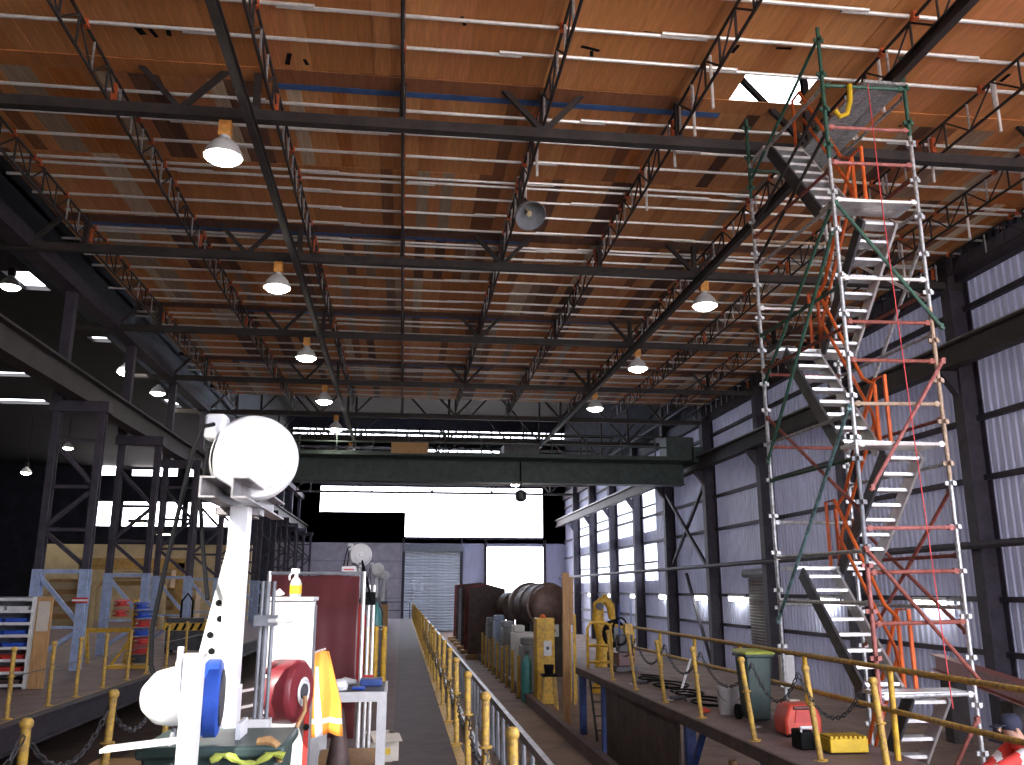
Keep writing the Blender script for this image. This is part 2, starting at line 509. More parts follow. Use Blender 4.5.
MB().ibeam((-7.5, 6, 6.25), (-7.5, 69.5, 6.25), .36, .6, .05).build('girder', STEEL, o)
MB().b2(-7.54, -7.46, 6, 69.5, 6.55, 6.62).build('rail', CHAN, o)

def column_left(y, k):
    t = thing('laced_column', 'laced steel column with light blue painted foot beside left deck, %s from the camera' % ORD[k], 'column', (-7.5, y, 0), 'laced columns of the left side')
    for x in (-7.0, -8.0):
        MB().ibeam((x, y, 2.15), (x, y, 5.95), .15, .2, .025, (0, 1, 0)).build('leg', STEELB, t)
        MB().ibeam((x, y, 0), (x, y, 2.15), .19, .24, .03, (0, 1, 0)).build('painted_leg', LBLUE, t)
    MB().bar((-8, y, 2.10), (-7, y, 2.10), .08, .09).build('painted_bar', LBLUE, t)
    MB().bar((-7.98, y, 2.02), (-7.05, y, 1.0), .07, .09).build('painted_brace', LBLUE, t)
    MB().bar((-7.05, y, .82), (-8, y, .15), .07, .09).build('painted_brace', LBLUE, t)
    MB().bar((-8, y, .9), (-7, y, .9), .06, .06).build('painted_bar', LBLUE, t)
    MB().bar((-7.02, y, 2.2), (-8, y, 3.0), .07, .09).build('lacing_bar', STEELB, t)
    MB().bar((-8, y, 3.05), (-7.02, y, 3.95), .07, .09).build('lacing_bar', STEELB, t)
    MB().bar((-7.02, y, 4.0), (-8, y, 5.0), .07, .09).build('lacing_bar', STEELB, t)
    for z in (3.02, 3.98, 5.05):
        MB().bar((-8, y, z), (-7, y, z), .07, .08).build('lacing_bar', STEELB, t)
    MB().b2(-8.15, -6.85, y - .15, y + .15, 5.7, 5.95).build('cap_beam', STEELB, t)
    MB().b2(-8.12, -7.9, y - .11, y + .11, 5.95, 8.6).build('upper_post', STEELB, t)
    if k == 0:
        MB().b2(-7.16, -6.84, y - .18, y - .15, 1.42, 1.54).build('warning_plate', RED, t)
        MB().b2(-7.16, -6.84, y - .19, y - .165, 1.46, 1.50).build('warning_stripe', WHITE, t)
for k in range(11):
    column_left(20.8 + 4.75 * k, k)
o = MB().b2(-8.2, -7.8, 2, 69.8, 8.6, 8.95).build('eaves_beam', STEELB)
tag(o, 'dark longitudinal eaves beam above the left columns', 'beam')

o = MB().b2(12.75, 12.98, 4, 69.8, 8.75, 9.3).build('eaves_beam', STEELB)
tag(o, 'dark longitudinal eaves beam along the top of the right wall', 'beam')
# --- roof trusses (bottom chords show below the plank ceiling)
def truss(y, k):
    far = y > 36
    t = thing('roof_truss', 'dark roof truss spanning the hall, %s from the camera' % ORD[k], 'truss', (2, y, 8.6), 'roof trusses')
    MB().b2(-9.2, 12.9, y - .08, y + .08, 8.57, 8.73).build('bottom_chord', STEEL, t)
    zt = 11.0
    MB().b2(-9.2, 12.9, y - .08, y + .08, zt - .07, zt + .07).build('top_chord', STEEL, t)
    for x in (-6.8, -2.4, -.2, 2.0, 4.2, 6.4, 10.8) if not far else (-6.8, -2.4, 2.0, 6.4, 10.8):
        MB().b2(x - .05, x + .05, y - .05, y + .05, 8.7, zt).build('web_post', STEEL, t)
    for x in (-7.9, -3.5, 2.0, 6.4, 10.8):
        for s_ in (-1, 1):
            MB().bar((x, y, 8.7), (x + s_ * 2.1, y, zt), .08, .08).build('web_diagonal', STEEL, t)
TR = [y for y in BAYS if 11 < y < 69]
for k, y in enumerate(TR): truss(y, k)
# long dark beams under the ceiling carrying the lamps
for x, side in ((-2.42, 'left of the middle'), (6.42, 'right of the middle')):
    o = thing('lamp_beam', 'long dark beam under the ceiling carrying the lamp row %s' % side, 'beam', (x, 20, 8.4), 'lamp beams')
    MB().ibeam((x, 1, 8.46), (x, 42, 8.46), .11, .18, .02).build('beam', STEEL, o)

# ================================================================== PLANK CEILING
ceil = thing('ceiling', None, None, (2.5, 20, 9.4), kind='structure')
PW = .235
rows = []
ys = [3.2, 6.2, 9.2, 12.02, 15.1, 17.84, 20.9, 23.62, 26.6, 29.32, 32.3, 35.2]
NX = int((12.75 + 7.45) / PW)
stuff = MB()
pk = {}
HATCH = (5.05, 5.98, 11.22, 11.98)
def plank_mesh(L, w):
    key = (round(L, 2), w)
    if key not in pk:
        pk[key] = [None] * len(WOODF)
    return pk[key]
cur = None
for j in range(len(ys) - 1):
    run, runleft = 0, 0
    for i in range(NX):
        x0 = -7.45 + i * PW
        y0, y1 = ys[j] + .01, ys[j + 1] - .01
        y0 += .34 if j in (3, 5, 7, 9) else 0
        near = j <= 2
        if runleft <= 0:
            run = random.choice(range(6)) if near or random.random() < .25 else random.choice(range(len(WOODF)))
            runleft = random.choice((1, 1, 2, 3, 4)) if near else random.choice((1, 1, 1, 2))
        runleft -= 1
        z = 9.40 + random.uniform(-.006, .006)
        if x0 + PW > HATCH[0] and x0 < HATCH[1] and y0 < HATCH[3] and y1 > HATCH[2]:
            y1 = HATCH[2]
        if 2 <= j <= 4:
            ms = plank_mesh(y1 - y0, PW)
            if ms[run] is None:
                ms[run] = MB().box((0, 0, 0), (PW - .001, y1 - y0, .038)).mesh('plank', WOODF[run], smooth=False)
            link(ms[run], 'plank', ceil, (x0 + PW / 2, (y0 + y1) / 2, z))
        else:
            stuff.mi = run
            stuff.box((x0 + PW / 2, (y0 + y1) / 2, z), (PW - .001, y1 - y0, .038))
o = stuff.build('planking', WOODF, ceil, smooth=False)
o['kind'] = 'stuff'
for j in (3, 5, 7, 9):
    for a, b, m_ in ((-7.45, -2.2, WOODF[4]), (-2.2, 4.6, WOODF[6]), (4.6, 12.75, WOODF[2])) if j == 3 else ((-7.45, 3.0, WOODF[10]), (3.0, 12.75, WOODF[7])):
        MB().b2(a, b, ys[j] - .01, ys[j] + .37, 9.362, 9.38).build('filler_board', m_, ceil)
    a, b = {3: (-2.2, 5.0), 5: (-7.0, 2.6), 7: (-5, 6), 9: (-6, 3)}[j]
    MB().b2(a, b, ys[j] + .38, ys[j] + .53, 9.36, 9.378).build('blue_sheet', BLUET, ceil)
# dark stencil marks on the near boards
for (x, y, a, b) in ((-3.9, 11.3, .10, .22), (-3.72, 11.35, .06, .2), (-3.5, 11.3, .07, .18), (-1.9, 11.75, .07, .3), (-1.65, 11.8, .05, .14), (.62, 10.55, .05, .2), (2.5, 10.95, .3, .06),
                     (2.55, 11.1, .05, .2), (4.6, 10.7, .06, .2), (5.3, 10.6, .22, .05), (7.9, 12.3, .25, .05), (8.2, 12.35, .05, .22), (3.3, 10.5, .25, .05), (9.0, 10.9, .06, .2)):
    MB().box((x, y, 9.376), (a, b, .006), Matrix.Rotation(random.uniform(-.3, .3), 3, 'Z')).build('stencil_mark', BLACK, ceil)

# --- scaffold grid below the planks
grid = thing('scaffold_grid', 'hanging grid of silver scaffold tubes and lattice beams under the plank ceiling', 'scaffold', (2.5, 20, 8.75))
LX = [-6.8, -4.55, -2.15, -.2, 2.0, 4.2, 6.7, 8.75, 10.75, 12.4]
TY = []
y = 4.0
while y < 35.5:
    if all(abs(y - t_) > .25 for t_ in TR):
        TY.append(y + random.uniform(-.08, .08))
    y += .80
TY += [15.46, 18.6, 24.4, 30.1]
ti = 0
for y in TY:
    x = -7.3 + random.uniform(-.5, .2)
    side = 0
    while x < 12.3:
        L = random.choice((4.8, 6.0, 6.0, 3.6))
        x1 = min(x + L, 12.7)
        dy = .055 * side
        MB().tube((x, y + dy, 9.33), (x1, y + dy, 9.33), .029, 8).build('ledger_tube', GALV, grid)
        x = x1 - random.uniform(.3, .7)
        side = 1 - side
        if x1 >= 12.69: break
for i, x in enumerate(LX):
    mb = MB()
    y0, y1 = 3.5, 35.6 + random.uniform(-.4, 1.2)
    mb.mi = 0
    mb.tube((x, y0, 8.8), (x, y1, 8.8), .0245, 8)
    mb.tube((x, y0, 9.28), (x, y1, 9.28), .0245, 8)
    y = y0 + .2
    q = 0
    while y < y1 - .5:
        mb.mi = 1 if random.random() < .6 else 0
        mb.tube((x, y, 8.8), (x, y, 9.28), .019, 6)
        mb.mi = 0
        mb.tube((x, y, 8.8 if q else 9.28), (x, y + .6, 9.28 if q else 8.8), .016, 6)
        q = 1 - q
        y += .6
    b = mb.build('lattice_beam', [STEEL, GALVW], grid)
    mb = MB()
    for y in TY:
        if random.random() < .6:
            mb.box((x, y, 9.30), (.085, .085, .11))
    for y in TR[:4]:
        mb.box((x, y + .25, 9.05), (.07, .07, .28))
    o = mb.build('coupler_row', CLIP, b, smooth=False)
    o['kind'] = 'stuff'
# short silver droppers standing below the lattice beams on the right
for (x, y) in ((8.75, 10.9), (8.75, 12.6), (8.75, 14.1), (10.9, 11.6), (10.9, 13.2), (10.9, 14.8), (6.7, 10.6), (6.7, 11.4), (4.2, 10.8), (4.2, 11.6), (4.2, 12.6), (8.75, 16.2), (10.9, 17.1), (4.2, 14.3), (2.0, 13.2), (2.0, 14.6)):
    MB().tube((x + .05, y, 8.45), (x + .05, y, 9.3), .0245, 8).build('dropper_tube', GALV, grid)

# ================================================================== LAMPS
def lamp(x, y, zb, label, lit=True, group='high bay lamps under the ceiling', tilt=None, box=True, htop=8.4):
    t = thing('high_bay_lamp', label, 'lamp', (x, y, zb), group)
    MB().lathe([(.06, .27), (.14, .235), (.22, .15), (.265, .05), (.272, 0), (.285, .0), (.28, .05), (.23, .16), (.15, .25), (.085, .29), (.08, .34)], (x, y, zb), 20).build('shade', OFFW if lit else MGREY, t)
    if lit:
        MB().lathe([(.0, -.11), (.12, -.09), (.21, -.05), (.265, -.005), (.27, .004)], (x, y, zb), 20).build('lens', LAMPE, t)
    else:
        MB().lathe([(.0, .06), (.05, .08), (.055, .13), (.03, .2), (.025, .26)], (x, y, zb), 12).build('bulb', CREAM, t)
    MB().b2(x - .09, x + .09, y - .07, y + .07, zb + .34, zb + .58).build('ballast_box', mat('amber_box', (.92, .42, .10), .6) if box else STEEL, t)
    if lit:
        MB().tube((x, y, zb + .58), (x, y, max(htop, zb + .62)), .012, 6).build('hanger', STEEL, t)
    if not box and lit:
        MB().tube((x, y, zb + .6), (x, y, zb + 1.4), .01, 6).build('hanger', STEEL, t)
    if tilt:
        t.rotation_euler = tilt
        from mathutils import Euler
        mt = Matrix.Translation(t.location) @ Euler(tilt).to_matrix().to_4x4()
        o = MB().tube(mt @ Vector((0, 0, .55)), (2.0, y + .1, 8.79), .014, 6).build('hanger', STEEL)
        o.parent = t
        o.matrix_parent_inverse = mt.inverted()
    return t
for k in range(5):
    lamp(-2.82, TR[k] - (.45 if k == 4 else 0), 7.95, 'lit bell-shaped lamp, %s from the camera in the left lamp row' % ORD[k], htop=8.6)
for k in range(3):
    lamp(6.62, TR[k + 1] + .05, 7.95, 'lit bell-shaped lamp, %s from the camera in the right lamp row' % ORD[k], htop=8.6)
lamp(2.08, 14.15, 8.15, 'unlit dark bell-shaped lamp tilted under the middle of the ceiling', False, tilt=(R(-38), R(-16), 0), box=False, htop=9.0)
for k, (x, y, z, w) in enumerate(((-11.6, 25.6, 10.3, 'beside the large skylight'), (-9.7, 30.5, 9.0, 'behind the left columns, near one'), (-9.6, 34.2, 9.1, 'behind the left columns, far one'),
                                  (-18.5, 50, 9.3, 'far back in the left bay, high one'), (-20.5, 50, 7.9, 'far back in the left bay, middle one'), (-27.5, 50, 9.0, 'far back in the left bay, leftmost one'),
                                  (-21.5, 47, 7.0, 'far back in the left bay, lowest one'))):
    lamp(x, y, z, 'small lit lamp %s' % w, True, 'lamps of the left bay', box=False, htop=11.0)
for k, (x, y, z) in enumerate(((-2.6, TR[5], 7.95), (6.7, TR[7], 7.95))):
    lamp(x, y, z, ('small lit lamp beyond the crane, left row', 'small lit lamp beyond the crane, right row')[k], True, 'lamps beyond the crane', htop=8.62)
def wall_light(y, k):
    t = thing('wall_light', 'glowing fluorescent fitting on the right wall, %s from the camera' % ORD[k], 'light', (12.75, y, 1.35), 'fluorescent fittings on the right wall')
    MB().b2(12.66, 12.84, y - .6, y + .6, 1.45, 1.53).build('housing', OFFW, t, bevel=.02)
    MB().b2(12.67, 12.83, y - .58, y + .58, 1.28, 1.45).build('diffuser', TUBEE, t, bevel=.03)
for k, y in enumerate((20.4, 26.0, 33.1, 37.2, 42.6, 48.2, 53.6, 59.6)):
    wall_light(y, k)

# ================================================================== CRANE
cr = thing('overhead_crane', 'green overhead travelling crane bridge spanning the hall', 'crane', (2.3, 36.6, 6.2))
MB().b2(-7.3, 12.0, 36.4, 36.8, 6.15, 7.0).build('bridge_girder', GREENP, cr)
MB().b2(-7.3, 12.0, 36.25, 36.95, 6.10, 6.16).build('flange', GREENP, cr)
MB().b2(-7.3, 12.0, 36.25, 36.95, 7.0, 7.05).build('flange', GREENP, cr)
MB().b2(-7.3, 12.0, 35.3, 36.2, 7.02, 7.06).build('catwalk', GREENP, cr)
MB().b2(-7.3, 12.0, 35.25, 35.33, 7.02, 7.18).build('kick_plate', GREENP, cr)
for z in (7.55, 8.0):
    MB().tube((-7.3, 35.3, z), (12.0, 35.3, z), .03, 6).build('handrail', GREENP, cr)
for i in range(14):
    x = -7.2 + i * 1.47
    MB().tube((x, 35.3, 7.05), (x, 35.3, 8.0), .03, 6).build('rail_post', GREENP, cr)
MB().b2(12.0, 12.4, 34.9, 38.2, 6.9, 7.55).build('end_carriage', GREENP, cr)
MB().b2(-7.7, -7.3, 34.9, 38.2, 6.62, 7.1).build('end_carriage', GREENP, cr)
MB().b2(10.9, 12.1, 35.2, 36.2, 7.1, 8.0).build('control_cabinet', GREENP, cr)
MB().b2(-.6, .9, 35.2, 35.26, 7.1, 7.55).build('name_board', TIMB, cr)
hb = MB().b2(4.1, 5.6, 36.0, 37.2, 7.1, 7.7).build('trolley', DGREY, cr)
MB().tube((4.85, 36.3, 5.7), (4.85, 36.3, 7.1), .03, 6).build('hoist_rope', BLACK, hb)
MB().lathe([(.1, 0), (.24, .1), (.24, .4), (.1, .5)], (4.85, 36.3, 5.3), 12).build('hook_block', DGREY, hb)

# ================================================================== SCAFFOLD STAIR TOWER
XA, XB, YA, YC = 5.40, 6.57, 9.8, 12.1
XC, XD = 5.30, 6.50
tw = thing('scaffold_stair_tower', 'tall scaffold stair tower with aluminium stairs and orange handrails beside right wall', 'scaffold tower', (5.9, 10.9, ZF))
LEVELS = [8.28, 7.66, 7.15, 6.62, 5.55, 4.97, 4.47, 3.92, 3.42, 2.41, 1.90, 1.32, .52]
def standard(x, y, ztop, segs):
    zs = [ZF + .06] + [s_[0] for s_ in segs] + [ztop]
    m_ = [segs_[1] for segs_ in [(0, segs[0][2] if len(segs[0]) > 2 else GALVW)]] + [s_[1] for s_ in segs]
    for i in range(len(zs) - 1):
        mb = MB().tube((x, y, zs[i]), (x, y, zs[i + 1]), .027, 10)
        z = zs[i] + .2
        while z < zs[i + 1]:
            for dx, dy in ((.05, 0), (-.05, 0), (0, .05), (0, -.05)):
                mb.box((x + dx, y + dy, z), (.04 if dx else .025, .04 if dy else .025, .05))
            z += .52
        mb.build('standard', m_[i], tw)
    MB().b2(x - .08, x + .08, y - .08, y + .08, ZF, ZF + .02).build('base_plate', DGREY, tw)
standard(XA, YA, 9.15, [(2.0, MGREY, PINK), (3.3, GALVW), (6.0, GALVW), (7.2, GREEN)])
standard(XB, YA, 8.8, [(1.2, GALVW), (3.0, TAN), (5.2, GALVW), (7.6, GREEN)])
standard(XC, YC, 9.1, [(1.5, GALVW), (4.5, GALVW), (7.7, GREEN)])
standard(XD, YC, 9.1, [(1.2, GALVW), (5.2, GALVW), (7.7, GREEN)])
fm = [GREEN, PINK, PINK, GALV, GALV, RUST, RUST, TAN, GALV, PINK, RUST, RUST, GALVW]
def ledger(p, q, m_, name='ledger', r=.024):
    mb = MB().tube(p, q, r, 8)
    d_ = (Vector(q) - Vector(p)).normalized()
    for e, s_ in ((Vector(p), 1), (Vector(q), -1)):
        mb.box(e + d_ * .05 * s_, (.05, .05, .065))
    mb.build(name, m_, tw)
for i, z in enumerate(LEVELS):
    ledger((XA + .02, YA, z), (XB - .02, YA, z + .02), fm[i])
bl = [8.2, 7.6, 7.0, 6.5, 5.9, 5.4, 4.85, 4.3, 3.75, 3.2, 2.65, 2.1, 1.5, .9]
cyc = [GREEN, GALVW, RUST, TAN, GALVW, RUST, GALV]
for i, z in enumerate(bl):
    if i % 2 == 0:
        ledger((XC, YC, z), (XD, YC, z), cyc[(i // 2 + i) % 7])
    if i % 3 != 1:
        ledger((XA, YA, z + .05), (XC, YC, z + .05), [GALVW, GREEN, RUST, GALVW][i % 4])
        ledger((XB, YA, z), (XD, YC, z), [GALVW, GALVW, RUST][i % 3])
for p, q, m_ in (((XA, YA, 6.62), (XB + .12, YA - .05, 4.9), GREEN), ((XB + .08, YA - .05, 4.52), (XA + .1, YA - .05, 2.85), PINK), ((XA - .05, YA - .05, 2.2), (XB + .1, YA - .05, .62), RUST),
                 ((XA, YA, 6.6), (XC, YC, 4.7), GREEN), ((XA - .04, YA, 6.2), (XC - .04, YC, 3.5), GREEN), ((XA - .05, YA - .03, 3.9), (XC - .05, YC, 1.25), TEAL),
                 ((XC, YC, 4.2), (XA, YA, 2.6), RUST), ((XC, YC, 7.2), (XA, YA, 8.1), STEEL), ((XC, YC, 6.6), (XA, YA, 7.6), STEEL), ((XC, YC, 8.0), (XA, YA, 9.0), GREEN),
                 ((XB, YA, 6.1), (XD, YC, 3.6), GALVW), ((XB, YA, 2.9), (XD, YC, .9), RUST), ((XD, YC, 2.7), (XB, YA, 1.2), RUST), ((XB, YA, 5.3), (XD, YC, 6.9), GALV),
                 ((XA + .1, YA - .02, ZF + .1), (XB, YA - .02, .3), RUST)):
    ledger(p, q, m_, 'diagonal_brace')
def flight(y0, z0, y1, z1, x0, x1, n=8):
    """from (y0,z0) top to (y1,z1) bottom"""
    f = thing('stair_flight', None, None, (x0, y0, z1))
    f.parent = tw
    f.matrix_parent_inverse = Matrix.Translation(-Vector(tw.location))
    del_ = [k_ for k_ in ('label', 'category') if k_ in f]
    MB().bar((x0, y0, z0 - .04), (x0, y1, z1), .035, .19).build('stringer', DGREY, f)
    MB().bar((x1, y0, z0 - .04), (x1, y1, z1), .035, .19).build('stringer', ALU, f)
    for i in range(n):
        t_ = (i + .5) / n
        MB().b2(x0 + .02, x1 - .02, y0 + (y1 - y0) * t_ - .11, y0 + (y1 - y0) * t_ + .11, z0 + (z1 - z0) * t_ - .02, z0 + (z1 - z0) * t_ + .02).build('tread', ALU, f)
    return f
XL0, XL1, XR0, XR1 = 5.45, 5.93, 6.03, 6.5
YF, YB = 10.25, 11.65
FL = [(YB, 8.35, YF, 6.62, 0), (YF, 6.62, YB, 5.1, 1), (YB, 5.1, YF, 3.42, 0), (YF, 3.42, YB, 1.97, 1), (YB, 1.97, YF, .52, 0), (YF, .52, YB, ZF + .05, 1)]
for (a, b, c, e, rgt) in FL:
    x0, x1 = (XR0, XR1) if rgt else (XL0, XL1)
    flight(a, b, c, e, x0, x1)
    hx = 5.985 + (.05 if rgt else -.02)
    s_ = 1 if c > a else -1
    MB().path([(hx, a - .15 * s_, b + .05), (hx, a - .15 * s_, b + .95), (hx, a + .1 * s_, b + .95), (hx, c - .25 * s_, e + 1.0), (hx, c + .02 * s_, e + .85), (hx, c + .02 * s_, e + .05)], .026, 8).build('handrail', ORANGE, tw)
    MB().path([(hx, a + .15 * s_, b + .45), (hx, c - .1 * s_, e + .5), (hx, c - .02 * s_, e + .1)], .022, 8).build('handrail', ORANGE, tw)
for z in (6.62, 3.42, .52):
    for k in range(2):
        MB().b2(XA + .03, XB - .03, YA + .02 + k * .22, YA + .22 + k * .22, z, z + .045).build('landing_board', ALU, tw)
for z in (8.35, 5.1, 1.97):
    for k in range(2):
        MB().b2(XC + .05, XD - .03, YB + k * .22, YB + .2 + k * .22, z, z + .045).build('landing_board', ALU, tw)
for k in range(3):
    MB().b2(5.98 + k * .2, 6.17 + k * .2, 9.75, 12.6, 8.34, 8.38).build('top_board', GALVW, tw)
o = MB().path([(6.0, 9.72, 8.3), (6.02, 9.72, 6.5), (6.1, 9.7, 3.5), (6.2, 9.68, .4)], .007, 5).build('rope', REDR)
tag(o, 'thin red rope hanging down the front of the stair tower', 'rope')
o = MB().path([(5.75, 9.74, 8.27), (5.72, 9.72, 8.0), (5.66, 9.72, 7.82), (5.56, 9.72, 7.78), (5.5, 9.72, 7.86)], .035, 8).build('strap', YELB)
tag(o, 'yellow strap hooked over the green top rail of the stair tower', 'strap')

# ================================================================== BARRIER POSTS AND CHAINS
def make_post():
    t = thing('barrier_post', 'x', 'post', (0, 0, 0))
    MB().lathe([(.07, 0), (.07, .012), (.04, .02)], (0, 0, 0), 12).build('base_plate', YELW, t)
    MB().tube((0, 0, .01), (0, 0, .91), .03, 10).build('tube', YELW, t)
    MB().lathe([(.03, .0), (.041, .015), (.041, .04), (.025, .06), (.0, .066)], (0, 0, .88), 12).build('cap', YELW, t)
    MB().path([(.045 * math.cos(a), .045 * math.sin(a), .55) for a in [2 * math.pi * k / 10 for k in range(10)]], .01, 6, True).build('chain_ring', YELW, t)
    return t
post0 = make_post()
used = [False]
def post(x, y, z, label, group, lean=None):
    if not used[0]:
        used[0] = True
        p = post0
        p.location = (x, y, z)
        p['label'] = label
    else:
        p = dup(post0, (x, y, z), label)
    p['group'] = group
    p.rotation_euler = lean or (R(random.uniform(-1.2, 1.2)), R(random.uniform(-1.2, 1.2)), random.uniform(0, 3))
    return p
def chain_mesh(L, sag, n=22):
    mb = MB()
    pts = [Vector((0, L * i / n, -sag * 4 * (i / n) * (1 - i / n))) for i in range(n + 1)]
    for i in range(n):
        a, b = pts[i], pts[i + 1]
        d_ = (b - a).normalized()
        side = Vector((1, 0, 0)) if i % 2 else d_.cross(Vector((1, 0, 0)))
        ln = (b - a).length * .62
        c = (a + b) / 2
        mb.path([c + d_ * ln * math.cos(t_) + side * .018 * math.sin(t_) for t_ in [2 * math.pi * k / 8 for k in range(8)]], .007, 4, True)
    return mb.mesh('chain', DGREY)
def chain(me, loc, rz, label, group):
    o = bpy.data.objects.new('barrier_chain', me)
    COL.objects.link(o)
    o.location = loc
    o.rotation_euler.z = rz
    tag(o, label, 'chain', group)
CH = chain_mesh(1.76, .22)
ky = [5.19 + 1.76 * k for k in range(28)]
for k, y in enumerate(ky):
    post(.66, y, .004, 'yellow barrier post on the right edge of the central walkway, %s from the camera' % ORD[k], 'posts along the central walkway')
    if k < 12:
        chain(CH, (.66, y, .55), 0, 'dark chain slung from the %s central walkway post to the next' % ORD[k], 'chains along the central walkway')
# left edge of the central walkway
LP = [4.3, 5.95, 7.5, 9.3]
for k, y in enumerate(LP):
    post(-2.24, y, 0, 'yellow barrier post on the left edge of the central walkway, %s from the camera' % ORD[k], 'posts beside the left pit')
CH2 = chain_mesh(1.6, .3)
for k in range(3):
    chain(CH2, (-2.24, LP[k], .84), 0, 'dark chain slung beside the left pit, %s from the camera' % ORD[k], 'chains beside the left pit')
# left deck edge
LD = [13.2, 14.6, 15.75, 17.1, 18.5, 19.8, 21.4, 23.2, 25.2, 27.4]
for k, y in enumerate(LD):
    post(-5.25, y, 0, 'yellow post on the edge of the left deck, %s from the camera' % ORD[k], 'posts along the left deck')
    if k < 9:
        o = MB().tube((-5.25, y, .55), (-5.25, LD[k + 1], .55), .008, 5).build('barrier_rope', DGREY)
        tag(o, 'thin dark line strung between left deck posts, %s from the camera' % ORD[k], 'rope', 'lines along the left deck')
# right deck edge
RD = [7.75, 9.07, 10.3, 12.15, 13.85, 15.6, 17.3]
for k, y in enumerate(RD):
    post(4.1 + (.2 if k < 2 else 0), y, 0, 'yellow post on the pit edge of the right deck, %s from the camera' % ORD[k], 'posts along the right deck', (0, R(-5 - k % 3), 0))
    if k < 6:
        chain(chain_mesh(RD[k + 1] - y, .35), (4.12, y, .86), 0, 'dark chain slung along the right deck edge, %s from the camera' % ORD[k], 'chains along the right deck')
# yellow guard rail behind the right deck
gr = thing('guard_rail', 'long yellow guard rail along the back of the right deck', 'railing', (5.1, 12, 0))
for z in (.9, .48):
    MB().tube((5.1, 3, z), (5.1, 20.2, z), .028, 10).build('rail', YELW, gr)
for y in (4.6, 6.8, 9.0, 11.0, 13.2, 15.3, 17.4, 19.5):
    MB().tube((5.1, y, 0), (5.1, y, .9), .03, 10).build('post', YEL, gr)
# far walkway end rail
er = thing('end_rail', 'low dark rail across the far end of the central walkway', 'railing', (-1, 54.8, 0))
for z in (.5, 1.0):
    MB().tube((-2.2, 54.8, z), (.5, 54.8, z), .03, 6).build('rail', DGREY, er)
for x in (-2.2, -.9, .5):
    MB().tube((x, 54.8, 0), (x, 54.8, 1.0), .03, 6).build('post', DGREY, er)

# ================================================================== PIT RAILS AND CABLE TRACK
for k, x in enumerate((1.55, 2.65)):
    o = MB().ibeam((x, -2, ZF + .08), (x, 69, ZF + .08), .09, .16, .02).build('pit_rail', CHAN)
    tag(o, ('steel rail on the pit floor nearer the walkway', 'steel rail on the pit floor nearer the machines')[k], 'rail', 'pit rails')
o = MB().b2(3.55, 3.7, -2, 60, ZF, ZF + .25).build('floor_curb', CONC)
tag(o, 'low concrete curb along the machine side of the pit', 'curb')
ct = thing('cable_track', 'long grey cable track with hanging loops beside the central walkway', 'cable track', (1.35, 25, ZF))
MB().b2(1.32, 1.38, 5, 50, .12, .2).build('track', CHAN, ct)
for i in range(9):
    y = 6 + i * 5
    MB().b2(1.33, 1.37, y - .03, y + .03, ZF, .12).build('track_post', MGREY, ct)
lm = MB().path([(1.35, .62 * t_, .1 - .62 * (1 - (2 * t_ - 1) ** 4)) for t_ in [k / 14 for k in range(15)]], .022, 6).mesh('cable_loop', MGREY)
for i in range(48):
    link(lm, 'cable_loop', ct, (0, 6 + i * .66, 0))

